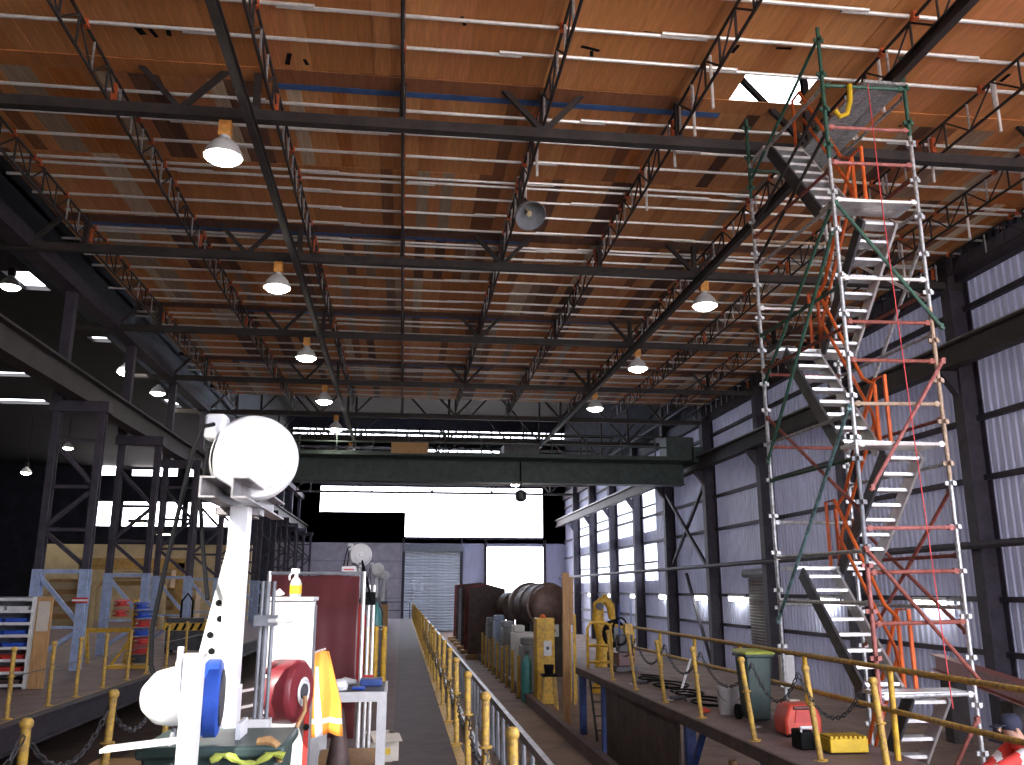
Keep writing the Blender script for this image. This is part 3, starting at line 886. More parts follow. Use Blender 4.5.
# ================================================================== FOREGROUND: HOSE REEL STANDS
def reel_stand(x, y, label, near=False):
    t = thing('hose_reel_stand', label, 'hose reel stand', (x, y, 0), 'hose reel stands along the walkway')
    c = WHITE if near else LBLUE
    MB().b2(x - .02, x + .085, y - .06, y + .06, 1.2, 2.16).build('column', WHITE, t, bevel=.006)
    MB().b2(x - .06, x + .095, y - .075, y + .075, 0, 1.2).build('column_sleeve', WHITE, t, bevel=.006)
    MB().prism([(x - .02, y + .02, 2.0), (x - .22, y + .02, .95), (x - .24, y + .02, .0), (x - .06, y + .02, .0)], (0, .02, 0)).build('gusset', WHITE, t)
    for i in range(9):
        z = .95 + .085 * i
        gx = x - .02 - .19 * (2.0 - z) + .035 + .03 * (i % 2)
        MB().lathe([(.018, 0), (.018, .006)], (gx, y + .014, z), 8, (0, 1, 0)).build('punched_hole', BLACK, t)
    for dx in (-.065, .095):
        mb = MB()
        mb.b2(x + dx - .03, x + dx - .02, y - .5, y + .95, 2.16, 2.27)
        mb.b2(x + dx - .02, x + dx + .05, y - .5, y + .95, 2.16, 2.17)
        mb.b2(x + dx - .02, x + dx + .05, y - .5, y + .95, 2.26, 2.27)
        mb.build('channel_arm', CHAN, t)
    MB().b2(x - .12, x + .13, y + .06, y + .2, 2.12, 2.16).build('arm_plate', CHAN, t)
    for k in range(4):
        MB().lathe([(.012, 0), (.012, .02)], (x + .1, y + .3 + .16 * k, 2.27), 6).build('bolt', CHAN, t)
    # round hose drum
    cx, cz = x + .065, 2.45
    ax = Vector((.30, -1, .06)).normalized()
    c0 = Vector((cx, y + .12, cz))
    rl = MB().lathe([(.05, -.13), (.2, -.13), (.245, -.09), (.25, 0), (.25, .05), (.235, .075), (.16, .088), (.15, .094), (.06, .098), (.05, .11), (.0, .112)], c0, 36, ax).build('drum', WHITE, t)
    MB().b2(cx - .28, cx - .16, y + .02, y + .16, 2.55, 2.70).build('outlet_box', WHITE, rl, bevel=.02)
    MB().path([c0 + ax * .09 + Vector((.20 * math.cos(a), 0, .20 * math.sin(a))) for a in [R(-70 + 6 * k) for k in range(10)]], .004, 5).build('rim_line', MGREY, rl)
    MB().path([(cx - .22, y + .0, 2.63), (cx - .26, y - .08, 2.60), (cx - .30, y - .1, 2.45), (cx - .33, y - .1, 2.25), (cx - .365, y - .1, 2.0), (cx - .40, y - .1, 1.75), (cx - .43, y - .1, 1.5), (cx - .42, y - .1, 1.32), (cx - .37, y - .1, 1.18), (cx - .28, y - .15, 1.10)], .013, 8).build('hose', BLACK, t)
    MB().path([(cx - .25, y + .06, 2.5), (cx - .27, y + .04, 2.2), (cx - .22, y, 1.9), (cx - .16, y - .08, 1.65)], .012, 8).build('hose', BLACK, t)
    # service pipes up the right side
    for dx, r_ in ((.15, .012), (.18, .016), (.215, .011)):
        MB().tube((x + dx, y + .2, .3), (x + dx, y + .2, 1.75), r_, 8).build('service_pipe', MGREY, t)
    MB().b2(x + .12, x + .24, y + .15, y + .25, .95, 1.0).build('pipe_clamp', OFFW, t)
    MB().b2(x + .12, x + .24, y + .15, y + .25, 1.5, 1.56).build('pipe_clamp', MGREY, t)
    MB().tube((x + .20, y + .16, 1.53), (x + .33, y + .14, 1.53), .014, 8).build('valve_handle', GALV, t)
    MB().path([(x + .0, y - .09, 1.03), (x + .02, y - .13, .95), (x + .03, y - .14, .85), (x + .09, y - .13, .7), (x + .2, y - .1, .55)], .012, 8).build('hose', OFFW, t)
    return t
rs = reel_stand(-.95, 5.1, 'white hose reel stand with big round drum, beside grey cabinet, nearest', True)
for (y, lb) in ((19.7, 'white hose reel stand behind the maroon curtain, second along the walkway'), (34, 'white hose reel stand, third along the walkway'), (48, 'white hose reel stand, furthest along the walkway')):
    dup(rs, (-1.0, y, 0), lb)

# low reel with blue drum and white post in the very front
t = thing('floor_hose_reel', 'blue hose reel with white cover on a white post, in the front', 'hose reel', (-.87, 4.0, 0))
MB().b2(-.935, -.86, 3.92, 4.0, .0, 1.43).build('post', WHITE, t, bevel=.005)
MB().b2(-.94, -.855, 3.915, 4.005, 1.425, 1.44).build('post_cap', GALV, t)
rl = MB().lathe([(.06, -.035), (.15, -.035), (.165, -.02), (.165, .03), (.15, .04), (.06, .04)], (-.865, 4.2, 1.235), 24, (1, .12, 0)).build('drum', BLUE, t)
MB().lathe([(.12, 0), (.12, .008), (.09, .014)], (-.826, 4.205, 1.235), 20, (1, .12, 0)).build('drum_plate', DGREY, rl)
MB().lathe([(.0, -.12), (.06, -.105), (.11, -.05), (.125, .02), (.125, .05), (.09, .06)], (-1.03, 4.14, 1.25), 20, (.75, .65, 0)).build('cover_dome', WHITE, t)
MB().path([(-.98, 4.05, 1.40), (-.97, 4.02, 1.28), (-.94, 4.0, 1.18), (-.92, 4.02, 1.1)], .016, 8).build('fitting', GALV, t)
MB().tube((-.99, 4.1, 1.33), (-.99, 4.1, 1.46), .014, 8).build('lever', GALV, t)
MB().path([(-1.0, 4.15, 1.12), (-1.01, 4.13, 1.02), (-.98, 4.1, .96)], .012, 8).build('hose', MGREY, t)
MB().prism([(-1.24, 3.95, 1.055), (-.9, 3.95, 1.09), (-.9, 3.95, 1.105), (-1.24, 3.95, 1.07)], (0, .10, 0)).build('flat_arm', WHITE, t)
MB().b2(-.76, -.74, 4.25, 4.45, 1.0, 1.12).build('bracket', WHITE, t)
t.location.x += .04

# green tub with yellow rim at the very bottom
t = thing('rubbish_tub', 'dark green tub with lime yellow liner at the bottom of the view', 'tub', (-.78, 4.35, 0))
MB().prism([(-1.02, 4.1, 0), (-.56, 4.1, 0), (-.5, 4.1, 1.03), (-1.08, 4.1, 1.03)], (0, .5, 0)).build('body', BINGR, t, bevel=.02)
MB().b2(-1.1, -.48, 4.08, 4.62, 1.0, 1.05).build('rim', BINGR, t, bevel=.015)
mb = MB()
pts = []
for k in range(14):
    a = k / 13
    pts.append((-.78 + .30 * a, 4.06, 1.0 + .02 * math.sin(9 * a)))
MB().path(pts, [.014 + .006 * math.sin(k * 2.1) for k in range(14)], 8).build('liner', LIME, t)
# glove on the tub
t = tag(MB().path([(-.60, 4.12, 1.06), (-.55, 4.11, 1.065), (-.52, 4.10, 1.05), (-.50, 4.10, .98)], [.018, .022, .02, .012], 8).build('work_glove', TIMB), 'tan work glove hanging on the rim of the green tub', 'glove')

# grey cabinet
t = thing('grey_cabinet', 'narrow pale grey steel cabinet beside the white reel stand', 'cabinet', (-.72, 6.1, 0))
MB().b2(-.87, -.585, 5.98, 6.3, 0, 1.63).build('body', CABG, t, bevel=.008)
MB().b2(-.885, -.57, 5.965, 6.315, 1.63, 1.655).build('top_panel', CABG, t, bevel=.004)
MB().b2(-.585, -.575, 6.0, 6.28, .05, 1.6).build('door', MGREY, t)
MB().b2(-.60, -.565, 5.965, 5.985, .0, 1.62).build('corner_trim', GALV, t)
MB().b2(-.592, -.562, 5.958, 5.966, .45, 1.2).build('red_edge_tape', RED, t)
MB().lathe([(.02, 0), (.02, .03), (.012, .05)], (-.575, 5.95, .86), 10, (0, -1, 0)).build('knob', BLACK, t)
# spray bottle
t = thing('spray_bottle', 'clear spray bottle with yellow label standing on the grey cabinet', 'bottle', (-.70, 6.05, 1.655))
MB().lathe([(.034, 0), (.038, .01), (.038, .085), (.03, .11), (.014, .13), (.013, .15)], (-.70, 6.05, 1.655), 16).build('body', TRANSB, t)
MB().lathe([(.0392, .02), (.0392, .075)], (-.70, 6.05, 1.655), 16).build('label_wrap', YELB, t)
MB().b2(-.735, -.68, 6.035, 6.065, 1.805, 1.84).build('spray_head', WHITE, t, bevel=.006)
MB().path([(-.73, 6.05, 1.81), (-.745, 6.05, 1.79), (-.742, 6.05, 1.765)], .006, 6).build('trigger', WHITE, t)
o = MB().path([(-.84, 6.05, 1.67), (-.80, 6.04, 1.685), (-.77, 6.03, 1.675)], [.008, .026, .006], 8).build('rag', OFFW)
tag(o, 'crumpled white rag on top of the grey cabinet', 'rag')
# maroon hose reel case on the cabinet front
t = thing('retractable_hose_reel', 'maroon retractable hose reel with coiled brown hose in front of grey cabinet', 'hose reel', (-.68, 5.7, .9))
ax = Vector((1, -.35, 0)).normalized()
MB().lathe([(.10, -.10), (.17, -.10), (.19, -.07), (.19, .07), (.17, .10), (.06, .105)], (-.68, 5.72, 1.1), 12, ax).build('case', REELRED, t, bevel=.006)
MB().lathe([(.075, .0), (.085, .012), (.065, .02), (.055, .012)], Vector((-.68, 5.72, 1.1)) + ax * .1, 20, ax).build('hub_ring', OFFW, t)
MB().lathe([(.05, .0), (.045, .02), (.02, .03)], Vector((-.68, 5.72, 1.1)) + ax * .1, 16, ax).build('hub', DGREY, t)
for z in (1.04, 1.13):
    MB().tube((-.80, 5.70, z), (-.95, 5.34, z), .008, 6).build('bracket_rod', GALV, t)
MB().path([(-.56, 5.62, 1.08), (-.555, 5.6, 1.0), (-.6, 5.55, .9), (-.7, 5.5, .82), (-.78, 5.45, .82), (-.84, 5.4, .88), (-.88, 5.3, 1.0)], .013, 8).build('hose', TIMB, t)
for z, dx in ((1.2, -.07), (1.0, -.07)):
    MB().box((-.72 + dx, 5.58, z), (.02, .01, .02)).build('rivet', OFFW, t)

# maroon welding curtain on its frame
t = thing('welding_curtain', 'maroon welding curtain on a steel frame behind the grey cabinet', 'curtain', (-.85, 9.0, 0))
mb = MB()
N = 40
for (yy) in (9.0,):
    vs, fs = [], []
    for j, z in enumerate((.32, .75, 1.2, 1.84)):
        for i in range(N + 1):
            u = i / N
            vs.append((-1.28 + .86 * u, 9.0 + .007 * math.sin(u * 9 + j) * (1.2 - j * .3) + .002 * math.sin(u * 31), z + .008 * math.sin(u * 12)))
    for j in range(3):
        for i in range(N):
            a = j * (N + 1) + i
            fs.append((a, a + 1, a + N + 2, a + N + 1))
    mb.add(vs, fs)
o = mb.build('curtain_sheet', MAROON, t)
sd = o.modifiers.new('thick', 'SOLIDIFY'); sd.thickness = .004
MB().b2(-1.28, -.42, 8.97, 9.0, .84, .87).build('hem_band', MAROON, t)
MB().tube((-1.3, 9.0, 1.86), (-.38, 9.0, 1.86), .018, 8).build('top_rail', MGREY, t)
for x in (-1.3, -.38):
    MB().tube((x, 9.0, 0), (x, 9.0, 1.88), .02, 8).build('frame_post', GALV, t)
    MB().b2(x - .03, x + .03, 8.7, 9.3, 0, .04).build('foot', MGREY, t)
o = MB().b2(-.60, -.46, 8.98, 9.03, 1.88, 1.93).build('sign_plate', OFFW)
tag(o, 'small red and white plate on top of the maroon curtain', 'sign')
MB().b2(-.58, -.48, 8.975, 8.982, 1.893, 1.905).build('red_bar', RED, o)
# galvanised gas pipes with chain at the walkway side of the curtain
t = thing('pipe_stand', 'galvanised pipe stand with black hose beside the maroon curtain', 'pipe stand', (-.33, 9.4, 0))
for dx in (0, .05):
    MB().tube((-.34 + dx, 9.4, 0), (-.34 + dx, 9.4, 1.75), .018, 8).build('pipe', GALV, t)
MB().b2(-.42, -.22, 9.3, 9.5, 0, .03).build('foot', MGREY, t)
MB().path([(-.34, 9.36, 1.72), (-.40, 9.3, 1.85), (-.42, 9.3, 2.0), (-.36, 9.3, 1.8), (-.31, 9.32, 1.6)], .012, 6).build('hose', BLACK, t)
MB().b2(-.37, -.27, 9.33, 9.40, 1.55, 1.68).build('regulator', BLACK, t)
MB().b2(-.37, -.26, 9.37, 9.38, .72, .86).build('tape_band', RED, t)

# steel table with things on it
t = thing('steel_table', 'pale steel work table with shelf beside the walkway', 'table', (-.4, 8.6, 0))
MB().b2(-.72, -.13, 8.0, 8.92, .80, .84).build('table_top', DGREY, t)
MB().b2(-.73, -.12, 7.98, 8.02, .765, .845).build('front_edge', OFFW, t)
MB().b2(-.13, -.11, 8.0, 8.92, .765, .845).build('side_edge', OFFW, t)
for x in (-.70, -.15):
    for y in (8.02, 8.88):
        MB().b2(x - .035, x + .035, y - .035, y + .035, 0, .80).build('leg', OFFW, t)
MB().b2(-.7, -.15, 8.05, 8.88, .22, .25).build('shelf', TIMB, t)
o = MB().lathe([(.07, 0), (.08, .03), (.065, .07), (.03, .09), (.0, .092)], (-.53, 8.25, .84), 14).build('cap_cover', WHITE)
tag(o, 'white rounded cap lying on the steel table', 'cap')
o = MB().b2(-.42, -.3, 8.2, 8.3, .84, .865).build('blue_pad', BLUE, None, bevel=.01)
tag(o, 'small blue pad on the steel table', 'pad')
o = MB().b2(-.36, -.16, 8.5, 8.7, .84, .90).build('tool_case', DBLUE, None, bevel=.01)
tag(o, 'dark blue tool case at the back of the steel table', 'case')
o = MB().path([(-.6, 8.6, .86), (-.5, 8.65, .87), (-.4, 8.6, .87)], [.02, .04, .02], 8).build('rag', OFFW)
tag(o, 'grey rag further back on the steel table', 'rag')
# witch hat (dark cone)
t = thing('traffic_cone', 'dark brown cone standing in front of the steel table', 'cone', (-.47, 7.6, 0))
MB().lathe([(.15, .02), (.03, .74), (.025, .76)], (-.47, 7.6, 0), 18).build('cone', DIRT, t)
MB().b2(-.65, -.29, 7.42, 7.78, 0, .025).build('base', DIRT, t)
# cardboard box
t = thing('cardboard_box', 'open pale cardboard box on the walkway beside the table', 'box', (-.18, 9.7, 0))
rot = Matrix.Rotation(R(18), 3, 'Z')
for c_, d_ in (((0, -.15, .13), (.3, .008, .26)), ((0, .15, .13), (.3, .008, .26)), ((-.15, 0, .13), (.008, .3, .26)), ((.15, 0, .13), (.008, .3, .26))):
    MB().box(Vector((-.18, 9.7, 0)) + rot @ Vector(c_), d_, rot).build('side', CARD, t)
MB().box((-.18, 9.7, .006), (.3, .3, .012), rot).build('bottom', CARD, t)
MB().box(Vector((-.18, 9.7, 0)) + rot @ Vector((0, -.22, .24)), (.3, .14, .006), rot @ Matrix.Rotation(R(25), 3, 'X')).build('flap', CARD, t)
MB().box(Vector((-.18, 9.7, 0)) + rot @ Vector((.03, -.156, .1)), (.07, .004, .06), rot).build('yellow_sticker', YELB, t)
# hi-vis vest hung on the cabinet
vs, fs = [], []
NX_, NZ_ = 12, 16
mb = MB()
for j in range(NZ_ + 1):
    v = j / NZ_
    for i in range(NX_ + 1):
        u = i / NX_
        wd = .11 + .12 * min(1, v * 1.6) - .03 * max(0, v - .75)
        vs.append((-.60 + .05 * v + (u - .35) * wd, 6.9 + .03 * math.sin(u * 9 + v * 3) * (.3 + v), 1.26 - .58 * v - .05 * abs(u - .6) * (1 if j == NZ_ else .3)))
for j in range(NZ_):
    for i in range(NX_):
        a = j * (NX_ + 1) + i
        fs.append((a, a + 1, a + NX_ + 2, a + NX_ + 1))
        mb.m.append(1 if i in (2, 3) and j > 2 or j == 13 else 0)
mm = list(mb.m); mb.m = []
mb.add(vs, fs); mb.m = mm
t = thing('hi_vis_vest', 'orange and white high-visibility vest hanging beside the grey cabinet', 'vest', (-.57, 6.9, .68))
o = mb.build('cloth', [HIVIS, SILV], t)
sd = o.modifiers.new('thick', 'SOLIDIFY'); sd.thickness = .012
MB().tube((-.63, 6.29, 1.27), (-.56, 6.93, 1.27), .008, 6).build('hanger_hook', GALV, t)

# yellow posts, cylinders and cabinets further along the left of the walkway
for k in range(3):
    o = thing('bollard', ('leftmost', 'middle', 'rightmost')[k] + ' of three yellow bollards beyond the pipe stand', 'bollard', (-.55 + .14 * k, 15.2, 0), 'bollards beyond the curtain')
    MB().tube((-.55 + .14 * k, 15.2, 0), (-.55 + .14 * k, 15.2, 1.08), .045, 10).build('tube', YEL, o)
    MB().lathe([(.045, 0), (.03, .03), (0, .035)], (-.55 + .14 * k, 15.2, 1.08), 10).build('cap', YEL, o)
def cylinder(x, y, z, m_, label, h=1.45, r=.115):
    t = thing('gas_cylinder', label, 'gas cylinder', (x, y, z), 'gas cylinders')
    MB().lathe([(r * .9, 0), (r, .03), (r, h * .8), (r * .75, h * .9), (r * .3, h * .95), (r * .3, h)], (x, y, z), 16).build('body', m_, t)
    MB().lathe([(r * .42, 0), (r * .42, .05), (r * .2, .1)], (x, y, z + h), 10).build('valve', DGREY, t)
cylinder(-.78, 17.5, 0, RED, 'red gas cylinder beyond the yellow bollards')
cylinder(-.52, 19.0, 0, TEALC, 'teal gas cylinder beside the second reel stand')
cylinder(-.55, 22.0, 0, DGREY, 'dark gas cylinder beside the walkway')
t = thing('tool_trolley', 'dark tool trolley standing left of the walkway', 'trolley', (-.5, 18, 0))
MB().b2(-.72, -.34, 17.8, 18.4, .15, 1.0).build('body', DGREY, t, bevel=.01)
for y in (17.9, 18.3):
    MB().lathe([(.09, -.02), (.09, .02)], (-.36, y, .09), 12, (1, 0, 0)).build('wheel', BLACK, t)
    MB().lathe([(.09, -.02), (.09, .02)], (-.70, y, .09), 12, (1, 0, 0)).build('wheel', BLACK, t)
MB().tube((-.38, 17.8, .95), (-.38, 18.4, .95), .012, 6).build('handle', GALV, t)
for k, (x, y, h_, m_) in enumerate(((-1.1, 24, 1.2, MGREY), (-.9, 27, 1.0, DGREY), (-1.1, 30, 1.3, MGREY), (-.9, 38, 1.1, TIMB), (-1.0, 42, 1.2, DGREY))):
    t = thing('tool_cabinet', ('mid grey', 'low dark grey', 'taller mid grey', 'brown', 'far dark grey')[k] + ' tool cabinet standing along the left side of the walkway', 'cabinet', (x, y, 0), 'tool cabinets along the walkway')
    MB().b2(x - .35, x + .35, y - .3, y + .3, 0.05, h_).build('body', m_, t, bevel=.01)
    MB().b2(x - .32, x + .32, y - .32, y - .3, .1, h_ * .5).build('drawer', m_, t)
    MB().b2(x - .32, x + .32, y - .32, y - .3, h_ * .53, h_ - .05).build('drawer', m_, t)
    MB().b2(x - .15, x + .15, y - .345, y - .32, h_ * .7, h_ * .73).build('handle', GALV, t)

# ================================================================== LEFT DECK
# shelf rack of bins
t = thing('bin_rack', 'white bin rack with seven shelves on the left deck', 'rack', (-7.5, 17.3, 0))
for k in range(8):
    z = .06 + k * .21
    MB().b2(-8.3, -6.58, 17.05, 17.5, z - .012, z + .012).build('shelf', OFFW, t)
    MB().b2(-8.3, -6.58, 17.03, 17.05, z - .02, z + .03).build('shelf_lip', OFFW, t)
for x in (-8.3, -6.58):
    MB().b2(x - .02, x + .02, 17.05, 17.5, 0, 1.58).build('side_panel', OFFW, t)
MB().b2(-8.3, -6.58, 17.48, 17.5, 0, 1.58).build('back_panel', MGREY, t)
wd = ['lowest', 'second lowest', 'third lowest', 'middle', 'third highest', 'second highest', 'highest']
bi = {}
for k in range(7):
    for j in range(4):
        m_ = [[RED, DIRT], [RED, RED], [BLUE, RED], [BLUE, BLUE], [RED, BLUE], [BLUE, BLUE], [RED, OFFW]][k][j // 2]
        x = -8.08 + j * .41
        key = m_.name
        if key not in bi:
            mb = MB()
            mb.prism([(-.17, -.18, 0), (.17, -.18, 0), (.18, -.2, .085), (-.18, -.2, .085)], (0, .36, 0))
            bi[key] = mb.mesh('parts_bin', m_)
        o = bpy.data.objects.new('parts_bin', bi[key]); COL.objects.link(o)
        o.location = (x, 17.27, .072 + k * .21)
        nm = {'red_plastic': 'red', 'blue_plastic': 'blue', 'brown_panel': 'brown', 'off_white': 'white'}[key]
        tag(o, '%s parts bin, %s on the %s shelf of the white rack' % (nm, ('first from the left', 'second from the left', 'third from the left', 'rightmost')[j], wd[k]), 'bin', 'parts bins on the white rack')
t = thing('wooden_board', 'tall scuffed wooden board leaning at the right end of the white rack', 'board', (-6.4, 17.2, 0))
MB().b2(-6.53, -6.27, 17.1, 17.15, 0, 1.58).build('board', TIMB, t)
MB().b2(-6.50, -6.30, 17.085, 17.1, .98, 1.5).build('scuffed_paper', CARD, t)
# coloured reels on a yellow frame
t = thing('reel_tree', 'yellow steel stand between the laced columns', 'stand', (-6.0, 21.4, 0))
MB().b2(-6.07, -5.97, 21.35, 21.45, 0, 1.5).build('mast', YEL, t)
MB().b2(-6.5, -5.6, 21.1, 21.7, 0, .06).build('base', YEL, t)
MB().bar((-6.45, 21.4, .05), (-6.02, 21.4, .7), .05, .05).build('stay', YEL, t)
for k, (z, m_, nm, dx, r_) in enumerate(((1.42, RED, 'red', -.24, .17), (1.36, BLUE, 'blue', .2, .18), (1.17, BLUE, 'blue', .25, .2), (.98, RED, 'red', .28, .2), (.79, BLUE, 'blue', .25, .22), (.60, RED, 'red', .3, .22), (.41, RED, 'red', .3, .24), (.22, DGREY, 'dark', .3, .22), (1.2, RED, 'red', -.25, .17))):
    o = MB().lathe([(r_, -.06), (r_, -.04), (r_ * .6, -.03), (r_ * .6, .03), (r_, .04), (r_, .06)], (-6.02 + dx, 21.12, z), 18, (0, -.12, 1)).build('cable_drum', m_)
    tag(o, '%s cable drum on the yellow stand, %s from the top' % (nm, ('first', 'third', 'fifth', 'sixth', 'seventh', 'eighth', 'ninth', 'tenth', 'fourth')[k]), 'drum', 'cable drums on the yellow stand')
t = thing('hose_cart', 'black machine with yellow and black striped guard on the left deck', 'machine', (-5.9, 26, 0))
MB().b2(-6.4, -5.4, 25.7, 26.4, .1, .95).build('body', DGREY, t, bevel=.02)
mb = MB().b2(-6.45, -5.35, 25.64, 25.69, .62, .82); g = mb.build('guard', YEL, t)
for i in range(5):
    MB().prism([(-6.4 + .21 * i, 25.636, .63), (-6.32 + .21 * i, 25.636, .63), (-6.24 + .21 * i, 25.636, .81), (-6.32 + .21 * i, 25.636, .81)], (0, -.004, 0)).build('stripe', BLACK, g)
MB().path([(-6.1, 26, .9), (-6.1, 26, 1.4), (-5.95, 26, 1.6), (-5.8, 26, 1.4), (-5.8, 26, .9)], .03, 8).build('hoop', BLACK, t)
for x in (-6.35, -5.45):
    for y in (25.8, 26.3):
        MB().lathe([(.12, -.03), (.12, .03)], (x, y, .12), 12, (1, 0, 0)).build('wheel', BLACK, t)
t = thing('yellow_trestle', 'low yellow steel trestle under the laced column', 'trestle', (-6.9, 22.5, 0))
for x in (-7.4, -6.4):
    for s_ in (-1, 1):
        MB().bar((x, 22.5 + .3 * s_, 0), (x, 22.5, .75), .06, .06).build('leg', YEL, t)
MB().b2(-7.5, -6.3, 22.45, 22.55, .72, .82).build('beam', YEL, t)
# warm-lit room behind: cream wall, yellow portal frame, machines
o = MB().b2(-20, -8.6, 52, 52.2, 0, 4.2).build('wall_partition', CREAM); o['kind'] = 'structure'
t = thing('yellow_portal', 'large tan steel portal frame in front of the cream partition wall', 'frame', (-12, 42, 0))
for x in (-14.2, -10.0):
    MB().b2(x - .18, x + .18, 41.8, 42.2, 0, 2.9).build('leg', mat('ochre', (.42, .27, .09), .6), t)
MB().b2(-14.4, -9.8, 41.8, 42.2, 2.6, 3.1).build('beam', MATS['ochre'], t)
MB().b2(-13.6, -10.6, 41.9, 42.1, 1.9, 2.1).build('beam', MATS['ochre'], t)
MB().path([(-13.6, 41.6, 0), (-13.6, 41.6, 1.8), (-13.2, 41.6, 2.3), (-11.0, 41.6, 2.3), (-10.6, 41.6, 1.8), (-10.6, 41.6, 0)], .15, 10).build('pipe_bend', CREAM, t)
for k, (x, y, h_) in enumerate(((-15.5, 44, 2.2), (-10.3, 44, 1.8), (-12, 46, 3.2))):
    t = thing('storage_crate', ('timber crate left of the tan portal frame', 'timber crate right of the tan portal frame', 'tall timber crate behind the tan portal frame')[k], 'crate', (x, y, 0), 'crates behind the portal frame')
    MB().b2(x - .7, x + .7, y - .5, y + .5, 0, h_).build('body', TIMB, t)
    for i in range(4):
        MB().b2(x - .72, x + .72, y - .53, y - .5, h_ * (i + .15) / 4, h_ * (i + .75) / 4).build('slat', CREAM, t)
t = thing('work_lamp', 'warm lamp glowing above the cream partition wall', 'lamp', (-12.5, 48, 4.6), 'warm lamps of the left bay')
MB().b2(-12.9, -12.1, 47.8, 48.2, 4.55, 4.7).build('housing', DGREY, t); MB().b2(-12.8, -12.2, 47.85, 48.15, 4.5, 4.55).build('lens', WARME, t)
t = thing('work_lamp', 'warm lamp glowing above the tan portal frame', 'lamp', (-11.5, 40, 4.6), 'warm lamps of the left bay')
MB().b2(-11.9, -11.1, 39.8, 40.2, 4.55, 4.7).build('housing', DGREY, t); MB().b2(-11.8, -11.2, 39.85, 40.15, 4.5, 4.55).build('lens', WARME, t)
# pallet box in the left pit
t = thing('stillage', 'grey timber stillage on the floor of the left pit', 'crate', (-3.6, 10.5, ZF))
for i in range(6):
    MB().b2(-4.2, -3.0, 10.0, 10.04, ZF + .1 + i * .16, ZF + .24 + i * .16).build('slat', mat('grey_timber', (.22, .18, .15), .8), t)
MB().b2(-4.2, -3.0, 10.04, 11.0, ZF + .05, ZF + 1.05).build('body', MATS['grey_timber'], t)
t = thing('timber_stack', 'brown timber stack further along the left pit', 'stack', (-3.8, 14, ZF))
for i in range(4):
    MB().b2(-4.5, -3.1, 13.5, 14.8, ZF + i * .16, ZF + .13 + i * .16).build('timber', TIMB, t)

# ================================================================== RIGHT SIDE MACHINES
t = thing('yellow_cabinet', 'tall yellow machine column with white panel beyond the right deck', 'machine', (4.08, 25.6, ZF))
MB().b2(3.82, 4.34, 25.3, 25.9, ZF, .92).build('body', YEL, t, bevel=.02)
MB().b2(4.02, 4.24, 25.27, 25.3, -.1, .3).build('panel', OFFW, t)
MB().lathe([(.05, 0), (.05, .004)], (4.13, 25.268, .1), 12, (0, -1, 0)).build('gauge', DGREY, t)
MB().lathe([(.08, 0), (.08, .05), (.04, .1)], (4.05, 25.6, .92), 12).build('beacon', ORANGE, t)
o = thing('timber_post', 'tall upright timber plank beside the yellow machine column', 'plank', (3.86, 20.8, ZF))
MB().b2(3.76, 3.92, 20.75, 20.85, ZF, 2.1).build('plank', TIMB, o)
MB().b2(3.94, 4.02, 20.8, 20.85, .9, 2.0).build('cleat', TIMB, o)
cylinder(3.62, 25.9, ZF, TEALC, 'teal gas cylinder left of the yellow machine column', 1.3, .15)
for k, (x, y) in enumerate(((4.55, 25.2), (4.75, 26.1))):
    o = thing('machine_guard', ('front', 'rear')[k] + ' yellow guard post right of the timber plank', 'guard', (x, y, ZF), 'yellow guard posts')
    MB().b2(x, x + .2, y - .1, y + .1, ZF, 1.0).build('body', YEL, o, bevel=.01)
    MB().b2(x + .3, x + .36, y - .03, y + .03, ZF, 1.0).build('rod', YEL, o)
    MB().bar((x + .1, y, .9), (x + .33, y, .9), .05, .05).build('link', YEL, o)
t = thing('yellow_trestle', 'yellow trestle stand with black tray in front of the yellow machine column', 'trestle', (4.0, 24.3, ZF))
for x in (3.8, 4.2):
    for y in (24.1, 24.5):
        MB().bar((x, y, ZF), (4.0 + (x - 4.0) * .7, 24.3 + (y - 24.3) * .6, -.55), .05, .05).build('leg', YELW, t)
MB().b2(3.8, 4.2, 24.1, 24.5, -.56, -.50).build('tray', BLACK, t)
o = MB().lathe([(.11, 0), (.14, .2), (.13, .24)], (4.0, 24.3, -.50), 12).build('bucket', BLACK); tag(o, 'black bucket on the yellow trestle stand', 'bucket')
t = thing('electric_box', 'white electric box with round dial right of the yellow machine column', 'box', (4.65, 27.6, ZF))
MB().b2(4.5, 4.85, 27.5, 27.7, .3, .65).build('case', OFFW, t); MB().lathe([(.07, 0), (.07, .02)], (4.68, 27.5, .48), 12, (0, -1, 0)).build('dial', DGREY, t)
MB().b2(4.63, 4.72, 27.55, 27.65, ZF, .3).build('stand', MGREY, t)
